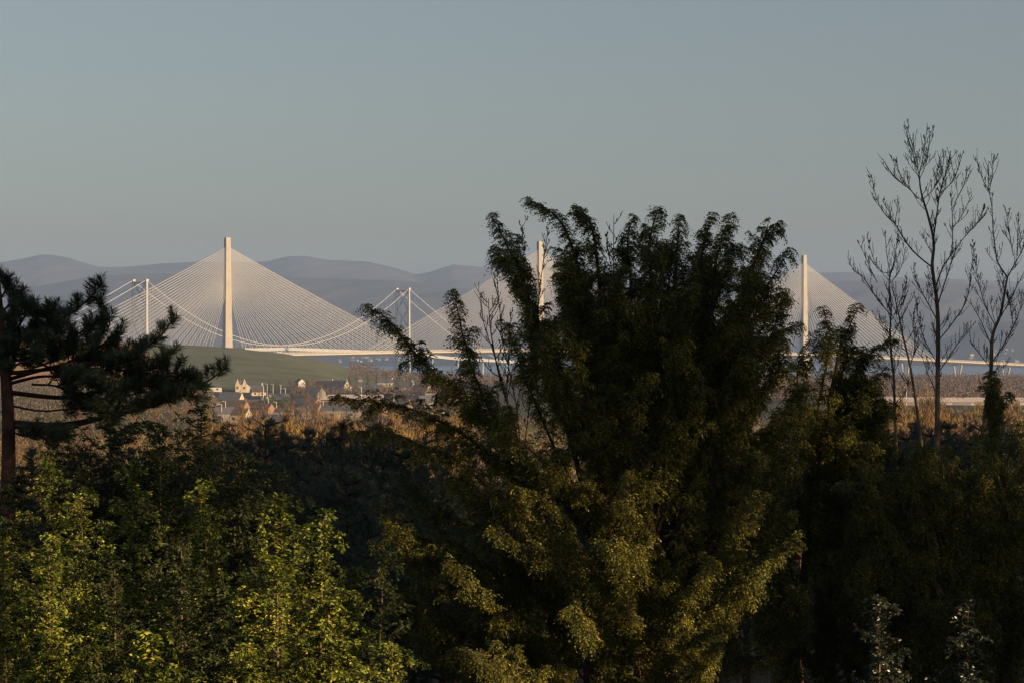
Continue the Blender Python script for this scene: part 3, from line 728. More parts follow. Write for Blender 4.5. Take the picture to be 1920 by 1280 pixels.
lb([(1300, 820), (1400, 680), (1440, 600), (1484, 566)], .6, .04)
lb([(1320, 840), (1400, 720), (1440, 640), (1490, 612)], -.6, .03)
lb([(1320, 880), (1410, 760), (1460, 690), (1465, 650)], .2, .03)
# left low limbs
lb([(1150, 1050), (980, 850), (860, 740), (770, 650), (720, 595), (680, 570)], .3, .05)
lb([(1120, 1020), (960, 840), (895, 720), (865, 620), (846, 545)], -.4, .045)
lb([(1080, 1020), (930, 860), (820, 780), (720, 748), (632, 734)], .2, .04)
lb([(1060, 1050), (900, 900), (800, 840), (720, 810), (655, 815)], -.3, .035)
lb([(1060, 980), (950, 820), (900, 760), (850, 720), (812, 700)], -.8, .03)
lb([(1100, 960), (1000, 760), (960, 650), (940, 600)], -1.0, .03)
# low sunlit sprays in front
lb([(1220, 1240), (1150, 1110), (1080, 1020), (1040, 950), (968, 915)], -1.6, .035)
lb([(1220, 1260), (1120, 1120), (1040, 1060), (980, 1030), (918, 995)], -1.9, .03)
lb([(1230, 1200), (1210, 1080), (1190, 980), (1170, 900)], -1.7, .03)
lb([(1230, 1180), (1235, 1060), (1215, 960), (1225, 905)], -1.4, .03)
lb([(1120, 1300), (1000, 1180), (900, 1110), (850, 1052)], -1.8, .03)
lb([(1100, 1330), (1010, 1270), (930, 1230), (840, 1215)], -2.4, .03)
lb([(1060, 1340), (1000, 1300), (940, 1260), (880, 1208)], -2.5, .03)
lb([(1260, 1240), (1330, 1100), (1390, 1010), (1430, 930)], -2.2, .03)
lb([(1280, 1260), (1380, 1130), (1440, 1060), (1492, 1015)], -2.2, .03)
lb([(1270, 1280), (1340, 1180), (1400, 1110), (1440, 1060)], -2.6, .03)
lb([(1180, 1260), (1130, 1160), (1100, 1110), (1060, 1130)], -2.0, .02)
lb([(1240, 1240), (1200, 1130), (1150, 1040), (1135, 1015)], -2.1, .02)
lb([(1230, 1270), (1260, 1180), (1300, 1100), (1330, 1060)], -2.6, .02)
lb([(1200, 1330), (1230, 1250), (1300, 1200), (1370, 1170)], -2.8, .02)
lb([(1180, 1340), (1150, 1250), (1110, 1200), (1080, 1150)], -2.7, .02)
lb([(1200, 1300), (1190, 1200), (1175, 1120), (1160, 1010)], -2.6, .02)
lb([(1220, 1340), (1280, 1290), (1330, 1230), (1350, 1200)], -2.9, .02)
r2 = random.Random(5)
for k in range(98):                     # inner limbs fill the crown
    a = r2.uniform(-1, 1); v_ = r2.random()
    ty = 452 + 170 * r2.random() if k % 5 < 2 else 440 + 740 * v_ ** .9
    half = np.interp(ty, [430, 520, 650, 800, 950, 1200], [205, 250, 255, 290, 300, 330])
    cx = np.interp(ty, [430, 700, 1200], [1222, 1212, 1180])
    tx = cx + a * half
    if ty < 720: tx = max(1075 if ty < 560 else 1030, min(1395, tx))
    bxp = cx + (tx - cx) * .25 ; byp = min(1290, ty + r2.uniform(230, 380))
    mx_ = (bxp + tx) / 2 + (tx - cx) * r2.uniform(-.1, .3); my = (byp + ty) / 2 + r2.uniform(-10, 30)
    lb([(bxp, byp), (mx_, my), (tx - (cx - tx) * .02, ty + 40), (tx + r2.uniform(-25, 25), ty)], r2.uniform(-1.5, 2.4) if ty < 820 else r2.uniform(-.8, 2.6), .025)
stems = [([(1200, 1500, 0), (1205, 1200, 0), (1222, 960, 0), (1240, 780, .1), (1236, 640, .1)], .16, .05),
         ([(1190, 1500, .2), (1160, 1150, .1), (1130, 900, 0), (1090, 700, .2)], .13, .045),
         ([(1215, 1500, 0), (1260, 1150, .2), (1290, 900, .2), (1330, 720, 0)], .13, .045),
         ([(1180, 1500, .1), (1090, 1180, 0), (1000, 920, 0)], .10, .04)]
yfol = dict(K=8, n=6, leaf=.046, lw=.019, shoot=.15, droop=.34, sdroop=.75, up=.12)
for k in range(26):
    tx = r2.uniform(1380, 1500); ty = r2.uniform(700, 1000); lb([(1290 + (tx - 1400) * .3, ty + 300), (1350 + (tx - 1400) * .5, ty + 150), (tx - 20, ty + 40), (tx + r2.uniform(-10, 20), ty)], r2.uniform(.2, 2.2), .025)
for k in range(30):
    tx = r2.uniform(700, 960); ty = r2.uniform(880, 1200); lb([(1080, ty + 200), (980 + (tx - 900) * .5, ty + 110), (tx + 30, ty + 35), (tx, ty)], r2.uniform(.0, 2.4), .025)
limbs_tree('yew_tree', 'large dark many-stemmed yew with drooping plumes filling the middle of the view', 'tree', 1200, YD, gz(2.3, YD) - .2, L, M['yew'], M['yew_bark'], stems, R=(.33, .17), step=.055, fol=yfol)

# the right-hand yew
L = []
lb([(1540, 1000), (1560, 800), (1580, 680), (1585, 620), (1607, 565)], .2, .045)
lb([(1530, 960), (1535, 760), (1555, 650), (1545, 578)], -.3, .04)
lb([(1550, 960), (1600, 780), (1625, 680), (1685, 630)], .4, .035)
lb([(1530, 980), (1500, 780), (1490, 700), (1520, 640)], .2, .03)
lb([(1550, 1000), (1620, 860), (1650, 780), (1672, 745)], -.3, .03)
lb([(1540, 1000), (1590, 800), (1620, 740), (1660, 690)], -.5, .03)
for k in range(58):
    a = r2.uniform(-1, 1); ty = r2.uniform(640, 1200); half = np.interp(ty, [600, 760, 900, 1200], [45, 100, 140, 180]); cx = np.interp(ty, [600, 900, 1200], [1570, 1565, 1560])
    tx = cx + a * half; byp = min(1320, ty + r2.uniform(150, 300))
    lb([(cx + (tx - cx) * .25, byp), ((cx + tx) / 2 + (tx - cx) * .2, (byp + ty) / 2 + 20), (tx, ty + 25), (tx + r2.uniform(-20, 20), ty)], r2.uniform(-1.2, 1.6), .022)
stems = [([(1440, 1500, 0), (1480, 1230, 0), (1508, 1080, 0), (1515, 980, 0), (1550, 780, 0), (1578, 640, 0)], .12, .03)]
limbs_tree('yew_tree', 'slender dark yew with a leaning trunk just right of the big yew', 'tree', 1460, 43.5, gz(5.2, 43.5) - .2, L, M['yew'], M['yew_bark'], stems, R=(.36, .17), step=.06, fol=yfol)

# dark yew filling the lower right corner
L = []
for k in range(84):
    a = r2.uniform(-1, 1); ty = r2.uniform(800, 1200); half = np.interp(ty, [780, 900, 1200], [150, 200, 230]); cx = 1790
    tx = cx + a * half
    if ty < 830 and tx < 1880: ty += 30
    byp = ty + r2.uniform(160, 320)
    lb([(cx + (tx - cx) * .35, byp), ((cx + tx) / 2 + (tx - cx) * .2, (byp + ty) / 2 + 20), (tx, ty + 25), (tx + r2.uniform(-25, 25), ty)], r2.uniform(-1.6, 2.2), .025)
lb([(1900, 1150), (1890, 960), (1895, 860), (1912, 790)], .2, .03)
stems = [([(1800, 1500, 0), (1795, 1200, 0), (1780, 1000, 0)], .12, .05), ([(1810, 1500, 0), (1850, 1200, 0), (1890, 960, 0)], .1, .04)]
limbs_tree('yew_tree', 'broad dark yew filling the lower right corner under the bare trees', 'tree', 1800, 42.0, gz(8.4, 42) - .2, L, M['yew'], M['yew_bark'], stems, R=(.42, .16), fol=yfol)

# ivy clad narrow column on the right trunk
L = []
for k in range(30):
    ty = 690 + 10 * k * .75; tx = 1862 + r2.uniform(-1, 1) * np.interp(ty, [690, 740, 900], [14, 26, 30])
    lb([(1860, ty + 55), (1860 + (tx - 1860) * .7, ty + 25), (tx, ty + 8)], r2.uniform(-.45, .45), .012)
limbs_tree('ivy_column', 'dark narrow column of ivy round the lower stem of the right bare tree', 'ivy', 1860, 50.0, gz(10.7, 50) - .1, L, M['yew'], M['yew_bark'],
           [([(1858, 1400, 0), (1860, 1000, 0), (1860, 720, 0)], .07, .03)], R=(.22, .14), sub=0, t0=.1, fol=dict(K=7, n=7, leaf=.05, lw=.02, shoot=.12, droop=.5, sdroop=.7))

# ------------------------------------------------------------------ left pine
def needles(gl, tips, dirs, n=110, ln=.12, wd=.0042, core=.22):
    """a bottle brush of needles behind each shoot tip"""
    N = len(tips); u = rng.uniform(0, 1, (N, n, 1))
    p = tips[:, None] - dirs[:, None] * core * u
    r = rng.normal(size=(N, n, 3)); r = nrm(r - (r * dirs[:, None]).sum(-1, keepdims=True) * dirs[:, None])
    d = nrm(dirs[:, None] * rng.uniform(.35, 1.3, (N, n, 1)) + r)
    gl.leaves(p, d, np.cross(d, r + .3), ln * rng.uniform(.7, 1.15, N * n), wd)
def pine(name, label, D, trunk, branches, zb, group=None, ln=.155, wd=.0105, n=120, tuft_step=.12, leafm='pine'):
    gt, gl, gtr = Geo(), Geo(), Geo()
    tp = spline([P(x_, y_, D + o_) for (x_, y_, o_) in trunk[0]], 14); gtr.tube(tp, np.linspace(trunk[1], trunk[2], 14), 9)
    tips, dirs = [], []
    for (pp, dz, r0, side, t0) in branches:
        q = spline([P(x_, y_, D + dz * k / (len(pp) - 1)) for k, (x_, y_) in enumerate(pp)], 18)
        gt.tube(q, np.linspace(r0, .012, 18), 6)
        s_, t_, Lb = at_len(q, tuft_step); tan = nrm(np.gradient(s_, axis=0))
        tips.append(q[-1:]); dirs.append(nrm(q[-1:] - q[-3:-2] + A(0, 0, .05)))
        for p_, u_, T_ in zip(s_, t_, tan):
            if u_ < t0: continue
            for rep in range(2 if u_ < .85 else 1):
                r = rdir(1)[0]; r[2] = r[2] * .6 + .15; r = nrm(r - (r @ T_) * T_)
                ln_ = side * (1.15 - .8 * u_) * rng.uniform(.35, 1.1)
                d = nrm(T_ * .55 + r * .8 + A(0, 0, .25))
                e = p_ + d * ln_ ; e2 = e + nrm(d + A(0, 0, .8)) * .12
                gt.strands(np.array([p_, e]), np.array([e, e2]), .010, .007)
                tips.append(e2[None]); dirs.append(nrm(e2 - e)[None])
                if ln_ > .22:
                    m_ = p_ + d * ln_ * .6; e3 = m_ + nrm(rdir(1)[0] * .8 + d + A(0, 0, .5)) * .16
                    gt.strands(m_[None], e3[None], .007, .006); tips.append(e3[None]); dirs.append(nrm(e3 - m_)[None])
    tips = np.concatenate(tips); dirs = nrm(np.concatenate(dirs))
    needles(gl, tips, dirs, n, ln, wd)
    org = A(tp[0][0], tp[0][1], zb)
    t = thing(name, org, label, 'tree', group)
    tr = local(gtr, org).build('trunk', M['pine_bark'], t, smooth=True)
    local(gt, org).build('branches', M['twig'], t)
    local(gl, org).build('needles', M[leafm], t)
    return t
PB = [
 ([(5, 640), (60, 620), (110, 600), (150, 575), (190, 535)], .5, .03, .22, .25),
 ([(0, 600), (30, 590), (75, 592), (95, 585)], -.4, .02, .25, .1),
 ([(0, 560), (10, 545), (12, 520)], .3, .02, .2, .0),
 ([(5, 660), (30, 620), (55, 575), (40, 560)], .4, .02, .25, .2),
 ([(10, 680), (90, 660), (140, 630), (185, 600)], -.3, .03, .25, .3),
 ([(10, 700), (100, 690), (180, 670), (250, 665), (300, 630), (326, 597)], .4, .04, .24, .45),
 ([(10, 712), (90, 690), (150, 680), (200, 685), (235, 680), (262, 668)], -.8, .035, .28, .3),
 ([(15, 735), (120, 745), (200, 730), (300, 720), (370, 722), (425, 690)], .7, .045, .24, .5),
 ([(15, 790), (110, 795), (200, 780), (290, 760), (340, 740), (370, 745)], -.2, .045, .2, .62),
 ([(20, 800), (120, 800), (190, 785), (260, 765)], .9, .04, .2, .75),
 ([(10, 676), (60, 676), (130, 705), (180, 720)], .8, .03, .25, .6),
 ([(12, 720), (80, 705), (140, 712), (230, 735)], -1.0, .03, .28, .55),
 ([(5, 800), (40, 815), (90, 820), (120, 812)], -.9, .02, .25, .2),
 ([(0, 590), (25, 560), (20, 535), (8, 518)], .3, .02, .2, .1),
 ([(0, 650), (40, 640), (70, 620), (100, 592)], .6, .02, .3, .1),
 ([(0, 665), (50, 650), (90, 640), (120, 612)], -.6, .02, .3, .1),
 ([(60, 690), (130, 665), (165, 640), (205, 612), (190, 560)], .5, .02, .24, .2),
 ([(100, 690), (170, 660), (200, 640), (222, 625)], -.5, .02, .26, .1),
 ([(120, 700), (180, 690), (215, 700), (245, 715)], .5, .02, .3, .1),
 ([(5, 690), (40, 680), (75, 668)], -.9, .02, .32, .1),
 ([(150, 735), (210, 750), (270, 735), (330, 750)], .3, .02, .28, .1),
 ([(60, 720), (110, 725), (150, 755), (180, 760)], -.5, .02, .3, .2),
 ([(250, 725), (310, 700), (350, 705), (385, 720)], .4, .02, .26, .0),
 ([(20, 760), (80, 770), (150, 765), (200, 775)], -.4, .02, .22, .5),
 ([(0, 630), (-30, 610), (-60, 590)], .3, .03, .3, .0),
 ([(0, 700), (-40, 690), (-80, 680)], .3, .03, .3, .0),
 ([(230, 700), (290, 690), (320, 660)], .4, .02, .22, .0),
 ([(200, 690), (250, 700), (300, 735), (330, 740)], .4, .02, .22, .0),
]
pine('pine_tree', 'dark pine at the left edge reaching right with long tufted branches', 36.0,
     ([(-5, 1500, 0), (8, 1100, 0), (16, 860, 0), (12, 720, 0), (0, 600, 0), (-10, 480, 0)], .155, .05), PB, gz(-8.2, 36) - .2)

# ------------------------------------------------------------------ bare trees on the right
def bare_tree(label, D, trunk, limbs, twig_len=.55, dens=1.7, group='bare trees on the right', zb=None, budr=.012, name='bare_tree', seed=1, trm='grey_bark'):
    gt, gb, gbud = Geo(), Geo(), Geo()
    tp = spline([P(x_, y_, D) for (x_, y_) in trunk[0]], 30)
    x0, z0 = tp[0][0], tp[0][2]
    zb = gz(x0, D) - .2
    tp = np.vstack([[x0 + .05, D, zb], tp]); gt.tube(tp, np.linspace(trunk[1] * .78, trunk[2] * .8, len(tp)), 8)
    buds, bd = [], []
    starts = []
    def grow(p, d, L_, r, depth):
        n_ = 7; q = [p]; dd = d
        for k in range(n_ - 1):
            dd = nrm(dd + A(0, 0, .16) + rdir(1)[0] * .06); q.append(q[-1] + dd * L_ / (n_ - 1))
        q = np.array(q); gb.tube(q, np.linspace(r, max(r * .45, .0045), n_), 4)
        buds.append(q[-1]); bd.append(dd)
        for k in range(2, n_ - 1):
            if rng.random() < .45: buds.append(q[k]); bd.append(nrm(dd + rdir(1)[0] * .9))
        if depth > 0:
            m_ = max(2, int(L_ / .19 * dens))
            for k in range(m_):
                u = rng.uniform(.2, .95); i_ = min(n_ - 2, int(u * (n_ - 1))); b0 = q[i_]
                r_ = rdir(1)[0]; r_ = nrm(r_ - (r_ @ dd) * dd)
                grow(b0, nrm(dd * .9 + r_ * .75 + A(0, 0, .15)), L_ * rng.uniform(.22, .5) * (1.15 - .5 * u), max(r * .55, .005), depth - 1)
    for (pp, dz, r0) in limbs:
        q = spline([P(x_, y_, D + dz * k / (len(pp) - 1)) for k, (x_, y_) in enumerate(pp)], 14)
        gb.tube(q, np.linspace(r0 * .8, .006, 14), 5)
        buds.append(q[-1]); bd.append(nrm(q[-1] - q[-2]))
        s_, t_, Lb = at_len(q, .13 / dens); tan = nrm(np.gradient(s_, axis=0))
        for p_, u_, T_ in zip(s_, t_, tan):
            if u_ < .12: continue
            buds.append(p_ + rdir(1)[0] * .01); bd.append(nrm(T_ + rdir(1)[0]))
            if rng.random() < .8:
                r_ = rdir(1)[0]; r_ = nrm(r_ - (r_ @ T_) * T_)
                grow(p_, nrm(T_ * .8 + r_ * .8 + A(0, 0, .2)), twig_len * rng.uniform(.3, 1.0) * (1.1 - .6 * u_), .008, 1 if rng.random() < .6 else 0)
    s_, t_, Lb = at_len(tp, .16 / dens); tan = nrm(np.gradient(s_, axis=0))
    for p_, u_, T_ in zip(s_, t_, tan):
        if p_[2] < (640 - 790) / F * D: continue
        if rng.random() < .6:
            r_ = rdir(1)[0]; r_ = nrm(r_ - (r_ @ T_) * T_)
            grow(p_, nrm(T_ * .6 + r_ * .9), twig_len * rng.uniform(.4, 1.3), .010, 1)
    buds = np.array(buds); bd = nrm(np.array(bd)); w = nrm(np.cross(bd, rdir(len(bd))))
    if group is None: gbud = gb
    gbud.leaves(buds - bd * .005, bd, w, .045, .019); gbud.leaves(buds - bd * .005, bd, np.cross(bd, w), .045, .019)
    org = A(x0, D, zb)
    t = thing(name, org, label, 'tree', group)
    local(gt, org).build('trunk', M[trm], t, smooth=True)
    b_ = local(gb, org).build('branches', M['twig'], t)
    if gbud is not gb: local(gbud, org).build('buds', M['bud'], b_)
    return t
bare_tree('tallest bare budding tree with a straight sunlit pale trunk', 55.0,
    ([(1757, 815), (1758, 720), (1759, 620), (1756, 560), (1748, 500), (1751, 455), (1740, 405), (1727, 360), (1723, 324)], .085, .018),
    [([(1723, 326), (1712, 290), (1697, 238)], .2, .012), ([(1723, 330), (1716, 290), (1701, 240)], -.2, .011), ([(1724, 326), (1732, 290), (1738, 241)], .2, .012), ([(1725, 335), (1738, 300), (1744, 250)], -.3, .011),
     ([(1722, 373), (1702, 352), (1676, 330), (1656, 300)], .3, .016), ([(1710, 360), (1692, 335), (1677, 301)], -.3, .012),
     ([(1746, 500), (1719, 478), (1697, 452), (1679, 421), (1660, 403), (1644, 375), (1634, 330)], .5, .026), ([(1678, 420), (1666, 395), (1657, 380)], .3, .01), ([(1679, 412), (1682, 395), (1682, 376)], .3, .01),
     ([(1730, 375), (1752, 352), (1757, 325), (1762, 297)], .4, .014), ([(1751, 353), (1765, 330), (1770, 290)], .4, .012),
     ([(1749, 462), (1754, 420), (1762, 364), (1775, 320), (1782, 286)], -.4, .024), ([(1763, 362), (1782, 345), (1795, 320), (1804, 291)], .5, .015), ([(1757, 400), (1765, 350), (1784, 297)], .7, .014),
     ([(1754, 540), (1768, 500), (1784, 473), (1786, 419), (1783, 362)], .5, .024), ([(1785, 430), (1803, 405), (1821, 369)], .3, .014), ([(1790, 380), (1806, 350), (1814, 320)], .3, .014),
     ([(1757, 575), (1778, 510), (1795, 463), (1819, 433), (1839, 409)], -.3, .022), ([(1819, 433), (1832, 420), (1845, 385)], -.3, .012),
     ([(1758, 640), (1790, 600), (1813, 560), (1822, 500), (1826, 458)], .5, .02), ([(1757, 600), (1735, 560), (1720, 530), (1713, 505)], .4, .018),
     ([(1757, 680), (1735, 640), (1722, 600), (1718, 560)], -.4, .016), ([(1758, 700), (1785, 660), (1805, 630), (1828, 605)], -.4, .018), ([(1757, 740), (1740, 700), (1728, 665)], .4, .014)])
bare_tree('forked bare budding tree at the right edge rising out of ivy', 52.0,
    ([(1838, 860), (1850, 760), (1858, 695), (1861, 630), (1876, 590), (1884, 545), (1889, 519)], .075, .024),
    [([(1889, 520), (1872, 495), (1867, 473), (1862, 430), (1859, 381), (1853, 356)], .2, .024), ([(1853, 357), (1842, 335), (1832, 301)], .2, .012), ([(1855, 360), (1860, 330), (1863, 298)], -.2, .012), ([(1853, 358), (1853, 335), (1852, 312)], .1, .01),
     ([(1889, 520), (1905, 490), (1916, 470), (1925, 430)], .3, .02), ([(1900, 480), (1893, 440), (1887, 400)], .3, .014), ([(1908, 480), (1908, 440), (1910, 410)], -.3, .012),
     ([(1866, 610), (1848, 575), (1835, 530), (1828, 490)], .5, .016), ([(1860, 650), (1838, 600), (1822, 572)], -.4, .014), ([(1860, 680), (1885, 640), (1905, 600), (1920, 560)], .4, .018), ([(1858, 690), (1838, 665), (1820, 640)], .3, .013),
     ([(1876, 595), (1895, 560), (1915, 520)], -.4, .016), ([(1900, 610), (1895, 580), (1890, 555)], .4, .01)], trm='grey_bark')
bare_tree('shorter bare budding tree with upswept twigs left of the tallest one', 57.0,
    ([(1682, 860), (1678, 780), (1676, 711), (1671, 665), (1669, 620), (1671, 575), (1667, 530), (1671, 505)], .05, .014),
    [([(1671, 510), (1655, 510), (1640, 490), (1626, 446)], .3, .013), ([(1669, 590), (1645, 560), (1618, 520), (1600, 505), (1590, 484)], -.3, .015), ([(1645, 530), (1630, 500), (1615, 464)], .3, .012),
     ([(1671, 510), (1678, 480), (1682, 449)], .2, .012), ([(1671, 530), (1690, 500), (1698, 465)], .3, .012), ([(1670, 520), (1663, 480), (1660, 440)], -.2, .012), ([(1670, 640), (1652, 610), (1640, 590)], .2, .01), ([(1672, 600), (1690, 560), (1700, 525)], .3, .012)])
bare_tree('thin leaning bare tree between the short bare tree and the tallest trunk', 54.0,
    ([(1730, 850), (1719, 765), (1706, 684), (1693, 630), (1684, 585), (1676, 550)], .05, .012),
    [([(1706, 690), (1715, 650), (1712, 600), (1716, 575)], .3, .012), ([(1690, 620), (1672, 590), (1660, 560)], .3, .01), ([(1700, 660), (1680, 640), (1664, 620)], -.2, .01), ([(1684, 590), (1695, 560), (1700, 530)], -.2, .01)])
bare_tree('thin bare sapling rising left of the big yew in front of the bridge cables', 46.0,
    ([(985, 900), (965, 800), (940, 720), (925, 650), (918, 600), (916, 560)], .03, .008),
    [([(958, 780), (935, 690), (908, 610), (900, 560)], .2, .012), ([(975, 830), (965, 740), (945, 650), (935, 560), (932, 520)], -.2, .014), ([(965, 800), (920, 740), (880, 700)], .2, .01),
     ([(980, 860), (1000, 700), (1010, 560), (1022, 470), (1028, 430)], .2, .014), ([(1000, 700), (985, 560), (980, 460), (980, 425)], .3, .012), ([(950, 740), (955, 650), (958, 590)], .2, .01)],
    group=None, trm='twig', twig_len=.45)
bare_tree('thin bare saplings poking up through the top of the big yew', 42.0,
    ([(1150, 800), (1150, 620), (1150, 500), (1151, 402)], .02, .006), [([(1150, 520), (1140, 470), (1138, 440)], .2, .008), ([(1150, 500), (1165, 460), (1180, 425)], .2, .008)], group=None, trm='twig', twig_len=.25)

# ------------------------------------------------------------------ green leafy shrubs, lower left
def shrub(xp, yp, D, label, mt='hem', wmax=1.0, seed=0, lean=0.0, depth=3.4, group='green shrubs of the lower left', leaf=None, name='leafy_shrub', step=.105, slope=.27):
    leaf = leaf or rng.uniform(.036, .058)
    ap = P(xp, yp, D); xb = ap[0] - lean; zb = gz(xb, D) - .1
    gt, gl, gw, gs = Geo(), Geo(), Geo(), Geo()
    st = spline([A(xb, D, zb), A(xb + lean * .3, D + .1, zb * .5 + ap[2] * .5), ap], 20)
    gs.tube(st, np.linspace(.05, .006, 20), 6)
    q, s, L_ = at_len(st, step); q = q[::-1]
    h = (ap[2] - q[:, 2])
    k = h < depth; q = q[k]; h = h[k]
    for p_, hh in zip(q, h):
        for rep in range(2):
            az = rng.uniform(0, 2 * np.pi); ln_ = min(wmax, .10 + (slope if wmax < 1.3 else .62) * hh) * rng.uniform(.55, 1.15)
            el = rng.uniform(.25, .75)
            d = A(math.cos(az) * math.cos(el), math.sin(az) * math.cos(el), math.sin(el))
            e = p_ + d * ln_; e2 = e + A(d[0], d[1], -.15) * ln_ * .25
            br_ = spline([p_, (p_ + e) / 2 + A(0, 0, -.04), e, e2], 8); gt.tube(br_, np.linspace(.010, .003, 8), 3)
            limb_foliage(gl, gw, br_, .20, .09, .12, .10, K=5, n=5, leaf=leaf, lw=leaf * .5, shoot=.09, droop=.2, sdroop=.25, up=.1)
    limb_foliage(gl, gw, st[-6:], .16, .08, .0, .05, K=5, n=5, leaf=leaf, lw=leaf * .5, shoot=.08, droop=.1, sdroop=.2)
    org = A(xb, D, zb); t = thing(name, org, label, 'shrub', group)
    tr = local(gs, org).build('trunk', M['grey_bark'], t)
    local(gt, org).build('branches', M['twig'], tr)
    c = local(gl, org).build('crown', M[mt], t); local(gw, org).build('twigs', M['twig'], c)
    return t
SHR = [
 (205, 742, 33, 'tall deep green shrub whose top stands before the middle of the pine', 'hem_dark', 2.0, 0, 4.5),
 (378, 765, 34, 'deep green shrub top below the tip of the longest pine branch', 'hem_dark', 1.6, 0, 4.5),
 (95, 862, 31, 'green shrub just right of the pine trunk', 'hem', .9, .1, 4),
 (152, 940, 28, 'green shrub with a pointed sunlit top below and right of the pine trunk', 'hem', .8, -.1, 4),
 (248, 880, 29, 'green shrub with a red-lit stem showing in the middle', 'hem', .9, 0, 4),
 (300, 800, 32, 'deep green shrub between the two dark shrub tops under the pine', 'hem_dark', 1.1, 0, 4),
 (378, 905, 28, 'green shrub with a top arching over to the left', 'hem', .8, -.3, 4),
 (440, 960, 29, 'green shrub between the arching one and the brightest pointed one', 'hem_dark', .8, 0, 3.6),
 (528, 935, 27, 'brightest sunlit green shrub with a pointed top, left of centre', 'hem', .95, 0, 4),
 (606, 965, 28, 'green shrub with a small bright tip right of the brightest pointed one', 'hem', .7, .1, 4),
 (130, 800, 34, 'deep green shrub under the lowest pine branch, nearest the trunk', 'hem_dark', 1.5, 0, 4),
 (290, 850, 33, 'deep green shrub standing low between the taller dark shrub tops', 'hem_dark', 1.5, 0, 4),
 (450, 860, 36, 'deep green shrub right of the tall dark shrub tops, before the pines', 'hem_dark', 1.3, 0, 4),
 (660, 1075, 27, 'green shrub leaning right at the edge of the dark gap beside the yew', 'hem', 1.0, .35, 3.5),
 (720, 1040, 29, 'thin shrub with a few lit leaves nearest the yew', 'hem_dark', .6, .2, 3.5),
 (92, 1015, 25, 'green shrub with a lit tip in the lower left', 'hem', .75, 0, 3),
 (8, 1005, 25, 'bright green shrub cut by the left edge', 'hem', .6, 0, 3),
 (215, 1065, 25, 'dark shrub below the red-lit stem', 'hem_dark', .9, 0, 2.2),
 (520, 1075, 24, 'large green shrub at the bottom left of centre, nearest of the bright ones', 'hem', 1.0, 0, 3),
 (620, 1120, 25, 'green shrub at the bottom, right of the nearest bright one', 'hem', .8, 0, 3),
 (285, 1195, 23, 'green shrub tip at the bottom edge left of centre', 'hem', .6, 0, 2),
 (735, 1215, 23, 'small bright green shrub tip at the bottom edge beside the yew', 'hem', .5, 0, 2),
 (400, 1110, 26, 'dark shrub filling the gap between the bright bottom shrubs', 'hem_dark', .9, 0, 2.6),
 (30, 900, 33, 'dark shrub standing against the pine trunk', 'hem_dark', .9, 0, 3.4),
 (340, 1030, 27, 'dark shrub below the arching one', 'hem_dark', .8, 0, 3.),
]
for (xp, yp, D, lab, mt, wm, lean, dep) in SHR:
    shrub(xp, yp, D, lab, mt, wm, lean=lean, depth=dep)
# glossy holly, lower right
for (xp, yp, lab) in [(1650, 1130, 'glossy holly bush at the lower right, left one'), (1815, 1140, 'glossy holly bush at the lower right, right one')]:
    shrub(xp, yp, 30.0, lab, 'holly', 1.1, depth=3, group='holly bushes', leaf=.055, name='holly_bush')

# ------------------------------------------------------------------ tall trees and bushes added outside the view on the right to shade the garden
def crown_mesh(gl, c, r, n, leaf, lw=.6, shell=.55, clumps=44, csz=.60):
    cc = rdir(clumps) * (rng.uniform(shell, 1, (clumps, 1))) * .8
    k = rng.integers(0, clumps, n); p = cc[k] + rng.normal(size=(n, 3)) * csz * .5
    p = p * np.asarray(r) + np.asarray(c)
    gl.leaves(p, rdir(n), rdir(n), leaf * rng.uniform(.7, 1.3, n), leaf * lw)
def shade_tree(label, zc, rz_, rxy, n, name='added_shade_tree'):  # unseen tree, added so its crown darkens the upper foreground
    """base at z 0; crown centre zc, half height rz_"""
    t = thing(name, (0, 0, 0), label, 'tree', 'added out-of-view trees shading the garden')
    g = Geo(); g.tube([(0, 0, -.5), (.1, 0, zc * .6), (0, .1, zc + rz_ * .6)], [.32, .22, .06], 8)
    for k in range(9):
        a = k * 2.4; z = zc - rz_ * .6 + k * rz_ * .15
        g.tube([(0, 0, z - 1), (math.cos(a) * rxy * .7, math.sin(a) * rxy * .7, z + 1.2)], [.09, .03], 5)
    g.build('trunk', M['grey_bark'], t)
    g = Geo(); crown_mesh(g, (0, 0, zc), (rxy, rxy, rz_), n, .52); g.build('crown', M['belt'], t)
    return t
SA = A(math.cos(SUN_AZ), math.sin(SUN_AZ)); SP = A(-math.sin(SUN_AZ), math.cos(SUN_AZ))
b1 = shade_tree('tall broad tree added out of view to shade the garden', 21.4, 8.2, 4.6, 9000); b2 = shade_tree('tall broad tree added out of view to shade the garden', 20.4, 7.6, 4.4, 8500)
r3 = random.Random(11)
first = {0: True, 1: True}
bb = -6.0; k = 0
while bb < 93:
    for row in (0, 1):
        a_ = 22 + row * 6 + r3.uniform(-1, 1); b_ = bb + row * 2.3 + r3.uniform(-.6, .6)
        p = SA * a_ + SP * b_
        src = (b1, b2)[(k + row) % 2]; loc = (p[0], p[1], gz(p[0], p[1]))
        if first[(k + row) % 2]: src.location = loc; first[(k + row) % 2] = False
        else: dup(src, loc, r3.uniform(0, 6.28), r3.uniform(.96, 1.05), 'tall broad tree added out of view to shade the garden')
    bb += 4.6; k += 1
